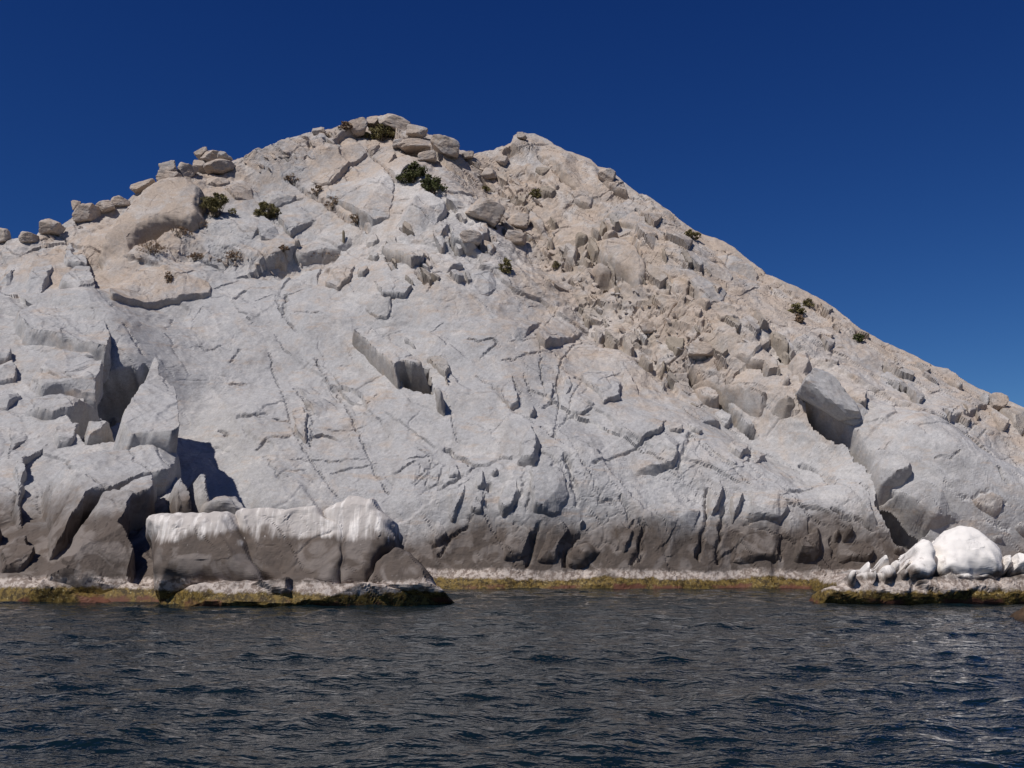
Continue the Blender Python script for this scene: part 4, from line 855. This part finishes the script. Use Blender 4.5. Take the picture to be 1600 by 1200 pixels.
def boulder(box, label, seed, deep=1.0, roll=0.0, anchor=None, planes=9, group=None, sub=4, parent=None, name="boulder", mat=None, lift=0.0):
    """box: the outline it fills in the photo; it stands on the hill at the foot of that outline"""
    x0, y0, x1, y1 = box
    a = anchor or ((x0 + x1) / 2, y1 + 1)
    P0 = surf(*a)
    d = ray((x0 + x1) / 2, (y0 + y1) / 2)
    Y = P0[1] - lift
    c = np.array([0, 0, CAM_H]) + d * (Y / d[1])
    k = Y / d[1] / FPX
    sx, sz = (x1 - x0) / 2 * k * 1.12, (y1 - y0) / 2 * k * 1.08
    sy = deep * 0.5 * (sx + sz)
    P, Fq = rock_shape(seed, sub, planes)
    P = P * [sx, sy, sz]
    cr, sr = math.cos(R(roll)), math.sin(R(roll))
    P = np.stack([P[:, 0] * cr - P[:, 2] * sr, P[:, 1], P[:, 0] * sr + P[:, 2] * cr], -1)
    bot = P[:, 2].min()
    me = mesh_np(name, P - [0, 0, bot], Fq, True)
    me.polygons.foreach_set("use_smooth", np.full(len(Fq), False))
    o = link(name, me, mat or M_STONE, parent)
    o.location = c + [0, 0, bot - 0.24 * sz]
    if label:
        o["label"] = label; o["category"] = "boulder"
        if group: o["group"] = group
    return o

G1, G2, G3 = "boulders stacked on the left shoulder", "boulders of the summit pile", "boulders in the upper gully"
BOULD = [
 ((251, 251, 276, 271), "pointed boulder at the left end of the left shoulder stack", 1, 1, 10, (262, 290), G1), ((249, 266, 281, 287), "broad boulder supporting the pointed one on the left shoulder", 2, 1, -8, (262, 290), G1), ((278, 251, 306, 276), "round egg-shaped boulder in the left shoulder stack", 3, 1, -20, (290, 280), G1), ((299, 248, 326, 268), "round boulder between the egg-shaped one and the thick slab", 4, 1, 0, (312, 276), G1),
 ((322, 251, 366, 271), "thick slab overhanging a dark shadow in the left shoulder stack", 5, 1.2, 6, (345, 276), G1), ((315, 237, 360, 254), "flat slab lying on top of the left shoulder stack", 6, 1.2, -6, (335, 276), G1), ((306, 231, 326, 246), "small tilted stone topping the left shoulder stack", 7, 1, 30, (316, 276), G1), ((339, 236, 354, 246), "small round stone behind the flat slab on the left shoulder", 8, 1, 0, (345, 276), G1),
 ((207, 280, 242, 298), "low flat boulder lower down the ridge from the left shoulder stack", 9, 1, 18, None, G1), ((113, 318, 152, 345), "tan block perched on the left ridge", 10, 1, 14, None, G1), ((111, 312, 128, 327), "small block on the upper left of the tan ridge block", 11, 1, 0, (118, 340), G1), ((150, 313, 180, 331), "rounded boulder just right of the tan ridge block", 12, 1, 10, None, G1), ((176, 306, 201, 322), "flat stone on the ridge below the low flat boulder", 13, 1, 12, None, G1), ((61, 340, 97, 365), "rounded brown boulder at the crest behind the outcrop", 14, 1, 0, (80, 372), G1), ((32, 360, 58, 379), "pale boulder at the crest near the left edge", 15, 1, -10, None, G1), ((-4, 355, 16, 378), "boulder on the crest cut off by the left edge of the picture", 16, 1, 0, None, G1),
 ((544, 179, 574, 211), "tall pale boulder at the left of the summit pile", 21, 1, 6, (560, 216), G2), ((571, 180, 598, 199), "square block wedged between the tall boulder and the summit slab", 22, 1, 0, (585, 212), G2), ((592, 180, 638, 206), "large tilted slab capping the summit above a dark gap", 23, 1.0, -16, (612, 216), G2), ((634, 194, 666, 214), "angular boulder just right of the summit slab", 24, 1, -10, (650, 222), G2), ((614, 213, 654, 228), "thin slab below the summit slab", 25, 1, 12, (635, 232), G2), ((623, 217, 682, 237), "long wedge-shaped block overhanging shadow below the summit", 26, 1, 5, (650, 240), G2), ((674, 213, 719, 239), "arched slab at the right end of the summit pile", 27, 1, -24, (695, 244), G2), ((654, 235, 684, 254), "rounded boulder under the wedge-shaped block", 28, 1, 10, None, G2), ((690, 231, 716, 246), "small block tucked under the arched slab", 29, 1, 0, None, G2), ((722, 234, 740, 247), "small pointed stone in the saddle between the two summits", 30, 1, 0, None, G2),
 ((489, 199, 509, 211), "small round boulder on the ridge left of the summit", 31, 1, 0, None, G2), ((431, 218, 452, 231), "pale boulder on the ridge above the brushy bench", 32, 1, 10, None, G2), ((462, 211, 484, 222), "low stone on the ridge left of the small round boulder", 33, 1, 0, None, G2), ((807, 205, 823, 217), "small round knob on top of the right summit", 34, 1, 0, (815, 222), G2),
 ((751, 259, 777, 279), "grey faceted boulder in the upper gully", 41, 1, -10, None, G3), ((773, 241, 797, 257), "leaning slab near the top of the gully", 42, 1, -30, None, G3), ((730, 307, 784, 347), "big blunt block overhanging the gully", 43, .9, -26, None, G3), ((795, 330, 828, 357), "pale rounded boulder right of the big blunt gully block", 44, 1, -14, None, G3), ((790, 360, 822, 381), "angular boulder below the pale rounded one in the gully", 45, 1, -18, None, G3), ((715, 357, 752, 383), "white broken slab at the left side of the gully", 46, 1, -10, None, G3), ((748, 376, 774, 398), "small white block at the foot of the broken slab", 47, 1, -30, None, G3), ((1000, 500, 1024, 520), "brown angular boulder in the shattered bay", 48, 1, 0, None, G3), ((1075, 533, 1114, 556), "pale boulder undercut by shadow right of the shattered bay", 49, 1, -10, None, G3),
 ((935, 262, 962, 285), "upright block on the skyline below the right summit", 50, 1, -30, (950, 288), G3), ((1545, 612, 1572, 640), "blocky rock on the skyline near the right edge", 51, 1, -30, (1556, 645), G3),
]
for box, label, seed, deep, roll, anc, grp in BOULD:
    boulder(box, label, seed, deep, roll, anc, group=grp)

o = boulder((1246, 592, 1338, 640), None, 91, 1.35, -42, (1295, 605), parent=hill, name="rock_block", mat=M_ROCK, lift=1.7, planes=8)
o["label"] = "big pale block jutting out above a dark shadowed hollow"
boulder((1322, 628, 1352, 664), None, 78, 1.0, -40, (1340, 640), parent=hill, name="rock_block", mat=M_ROCK, lift=.4)
# ---------------------------------------------------------------- loose stones lying on the hill: parts of it
STONE_ME = []
for k in range(10):
    P, Fq = rock_shape(200 + k, 3, 8)
    me = mesh_np("stone", P, Fq, False); me.materials.append(M_STONE); STONE_ME.append(me)
g = np.random.default_rng(5)
ZN = [("735,252 800,250 900,340 985,440 1080,550 1075,590 960,530 860,430 765,335", 80, (4, 14)), ("215,382 300,392 430,408 560,384 560,398 430,424 300,410 200,400", 60, (3, 10)), ("930,430 1010,440 1100,530 1060,560 970,520", 40, (5, 14)),
      ("60,374 200,310 260,292 260,302 200,325 70,384", 26, (4, 12)), ("370,258 520,210 540,215 400,275", 22, (4, 10)), ("1000,312 1200,435 1480,580 1470,584 1190,440", 22, (3, 8))]
for poly, count, (s0, s1) in ZN:
    P = pts('P', poly)
    made = 0
    while made < count:
        x = P[:, 0].min() + g.random() * np.ptp(P[:, 0]); y = P[:, 1].min() + g.random() * np.ptp(P[:, 1])
        if not inside(np.array([x]), np.array([y]), P[:, 0], P[:, 1])[0]:
            continue
        p = surf(x, y)
        r = (s0 + (s1 - s0) * g.random() ** 2) * 0.5 * p[1] / FPX
        o = bpy.data.objects.new("stone", STONE_ME[int(g.integers(10))])
        COL.objects.link(o)
        o.location = p + F_MAIN.N * r * 0.15
        o.scale = (r * (1.0 + .7 * g.random()), r * (0.7 + .4 * g.random()), r * (0.30 + .3 * g.random()))
        o.rotation_euler = (g.normal(0, .35) + .5, R(40) + g.normal(0, .35), g.normal(0, .5))
        o.parent = hill
        made += 1

# ---------------------------------------------------------------- shrubs
def shrub(box, label, mat, seed, leaves=2200, leaf=0.075, name="shrub", dense=1.0, anchor=None, flat=0.7, lean=0):
    x0, y0, x1, y1 = box
    p = surf(*(anchor or ((x0 + x1) / 2, y1 - 2)))
    k = p[1] / FPX
    w, h = (x1 - x0) * k / 2, (y1 - y0) * k
    g = np.random.default_rng(seed)
    root = thing(name, label, "shrub", p, group="shrubs growing in the rock")
    # branches: tapered crooked stems fanning out
    tips = []; BV = []; BF = []
    nb = 11
    for b in range(nb):
        a = g.random() * 6.283
        t = np.array([math.cos(a) * w * (0.35 + .6 * g.random()), math.sin(a) * w * 0.5 - 0.1 * w, h * (0.40 + 0.55 * g.random())])
        t[0] += lean * t[2]
        prev = np.array([0, 0, -0.15]); N = 5
        path = [prev + (t - prev) * (i / (N - 1)) + (g.normal(0, 0.06 * w, 3) if 0 < i < N - 1 else 0) for i in range(N)]
        tips.append(t)
        for i, q in enumerate(path):
            r = 0.035 * (1 - i / N) * max(.6, w)
            for c in range(4):
                BV.append(q + r * np.array([math.cos(c * 1.571), math.sin(c * 1.571), 0]))
        base = b * N * 4
        for i in range(N - 1):
            for c in range(4):
                BF.append([base + i * 4 + c, base + i * 4 + (c + 1) % 4, base + i * 4 + 4 + (c + 1) % 4, base + i * 4 + 4 + c])
    link("branches", mesh_np("branches", np.array(BV), np.array(BF)), M_BARK, root)
    # leaves gathered in clumps around twig ends
    nc = 26
    C = []
    for i in range(nc):
        a = g.random() * 6.283; rr = g.random() ** .5; zz = g.random()
        dome = math.sqrt(max(0.05, 1 - (zz * .95) ** 2))
        C.append([math.cos(a) * w * rr * dome + lean * zz * h, math.sin(a) * w * .65 * rr * dome, h * (0.12 + .80 * zz) * (0.75 + .35 * g.random())])
    C = np.array(C)
    idx = g.integers(nc, size=leaves)
    rad = (0.16 + .22 * g.random(nc)) * max(w, h * .6)
    dirs = g.normal(size=(leaves, 3)); dirs /= np.linalg.norm(dirs, axis=1)[:, None]
    P = C[idx] + dirs * (rad[idx] * g.random(leaves) ** .4)[:, None] * [1, 1, flat]
    P = P[P[:, 2] > -0.05]
    n = len(P)
    a = g.normal(size=(n, 3)); a[:, 2] += .4; a /= np.linalg.norm(a, axis=1)[:, None]
    b = np.cross(a, g.normal(size=(n, 3))); b /= np.linalg.norm(b, axis=1)[:, None]
    s = leaf * (0.6 + .9 * g.random(n))[:, None]
    V = np.stack([P - a * s, P + b * s * .45, P + a * s, P - b * s * .45], 1).reshape(-1, 3)
    Fq = np.arange(4 * n).reshape(n, 4)
    link("foliage", mesh_np("foliage", V, Fq, False), mat, root)
    return root
shrub((571, 191, 618, 223), "dark green shrub just below the summit slab", M_OLIVE, 1, 2800)
shrub((620, 256, 672, 288), "large leafy green shrub on top of the white broken block", M_LEAF, 2, 3000, 0.085)
shrub((655, 272, 700, 305), "trailing green shrub spilling down right of the large leafy one", M_LEAF, 3, 1700, 0.085)
shrub((311, 300, 364, 342), "wide olive shrub beside the smooth tan dome", M_OLIVE, 4, 3000)
shrub((397, 311, 438, 345), "rounded olive shrub standing alone on the pale slab", M_OLIVE, 5, 2400)
shrub((527, 191, 553, 207), "grey-brown twiggy shrub left of the tall summit boulder", M_DRY, 6, 900)
shrub((825, 296, 852, 312), "small flat olive shrub in the upper right gully", M_OLIVE, 7, 800)
shrub((778, 402, 800, 431), "small olive shrub at the edge of the central buttress", M_OLIVE, 8, 700)
shrub((1066, 361, 1096, 378), "low olive shrub near the right skyline", M_OLIVE, 9, 800)
shrub((1230, 476, 1260, 494), "olive shrub in a crack of the right flank", M_OLIVE, 10, 800)
shrub((1240, 492, 1258, 507), "brown dry shrub just under the olive one on the right flank", M_DRY, 11, 500)
shrub((1332, 523, 1351, 536), "tiny green tuft low on the right skyline slope", M_LEAF, 12, 400)
shrub((255, 424, 270, 450), "small dry tuft on the smooth grey wall below the bench", M_DRY, 13, 350)
shrub((751, 290, 765, 301), "tiny olive tuft in the upper gully", M_OLIVE, 14, 250)
shrub((1255, 468, 1275, 482), "small olive tuft above the shrub on the right flank", M_OLIVE, 15, 300)
shrub((862, 408, 878, 420), "tiny olive tuft in the rubble of the middle gully", M_OLIVE, 16, 250)
i = 20
DRYP = [((215, 375, 262, 400), "dry brown brush at the mouth of the dark hollow"), ((262, 352, 300, 372), "dry brown brush along the foot of the tan dome"), ((296, 338, 330, 360), "reddish dry brush below the wide olive shrub"), ((290, 396, 322, 408), "dry brown tuft among stones on the bench"), ((345, 392, 385, 408), "dry reddish brush in the middle of the bench"), ((480, 392, 530, 408), "low brown brush along the foot of the pale slab"), ((483, 288, 506, 306), "dry brush in the upper part of the diagonal fissure"), ((506, 308, 534, 328), "dry brush in the middle of the diagonal fissure"), ((545, 333, 572, 350), "dry brush in the lower part of the diagonal fissure"), ((440, 268, 470, 284), "dry brown brush above the diagonal fissure"), ((190, 296, 212, 306), "dry reddish brush on the left ridge"), ((435, 385, 452, 393), "small dry tuft on the pale slab edge")]
for box, lab in DRYP:
    shrub(box, lab, M_DRY, i, 420, 0.06, name="dry_shrub", flat=.4); i += 1

def stem():
    p = surf(536, 389)
    h = 33 * p[1] / FPX; r = 0.075
    g = np.random.default_rng(2)
    V = []; Fq = []
    for i in range(13):
        t = i / 12
        rr = r * (0.85 + .25 * math.sin(t * 2.6)) * (1 if t < .95 else .6)
        for c in range(16):
            a = c * math.pi / 8
            q = rr * (1 + (.12 if c % 2 else -.06))
            V.append([math.cos(a) * q + .03 * math.sin(t * 3), math.sin(a) * q - .05, t * h - .1])
    for i in range(12):
        for c in range(16):
            Fq.append([i * 16 + c, i * 16 + (c + 1) % 16, i * 16 + 16 + (c + 1) % 16, i * 16 + 16 + c])
    top = len(V); V.append([0.03 * math.sin(3), -.05, h - .08])
    me = mesh_np("plant_stem", np.array(V), np.array(Fq))
    o = link("plant_stem", me, M_STEM)
    o.location = p
    o["label"] = "thin upright brownish plant stem standing before the pale slab"; o["category"] = "plant"
stem()
print("done", sum(len(o.data.polygons) for o in bpy.data.objects if o.type == 'MESH'))
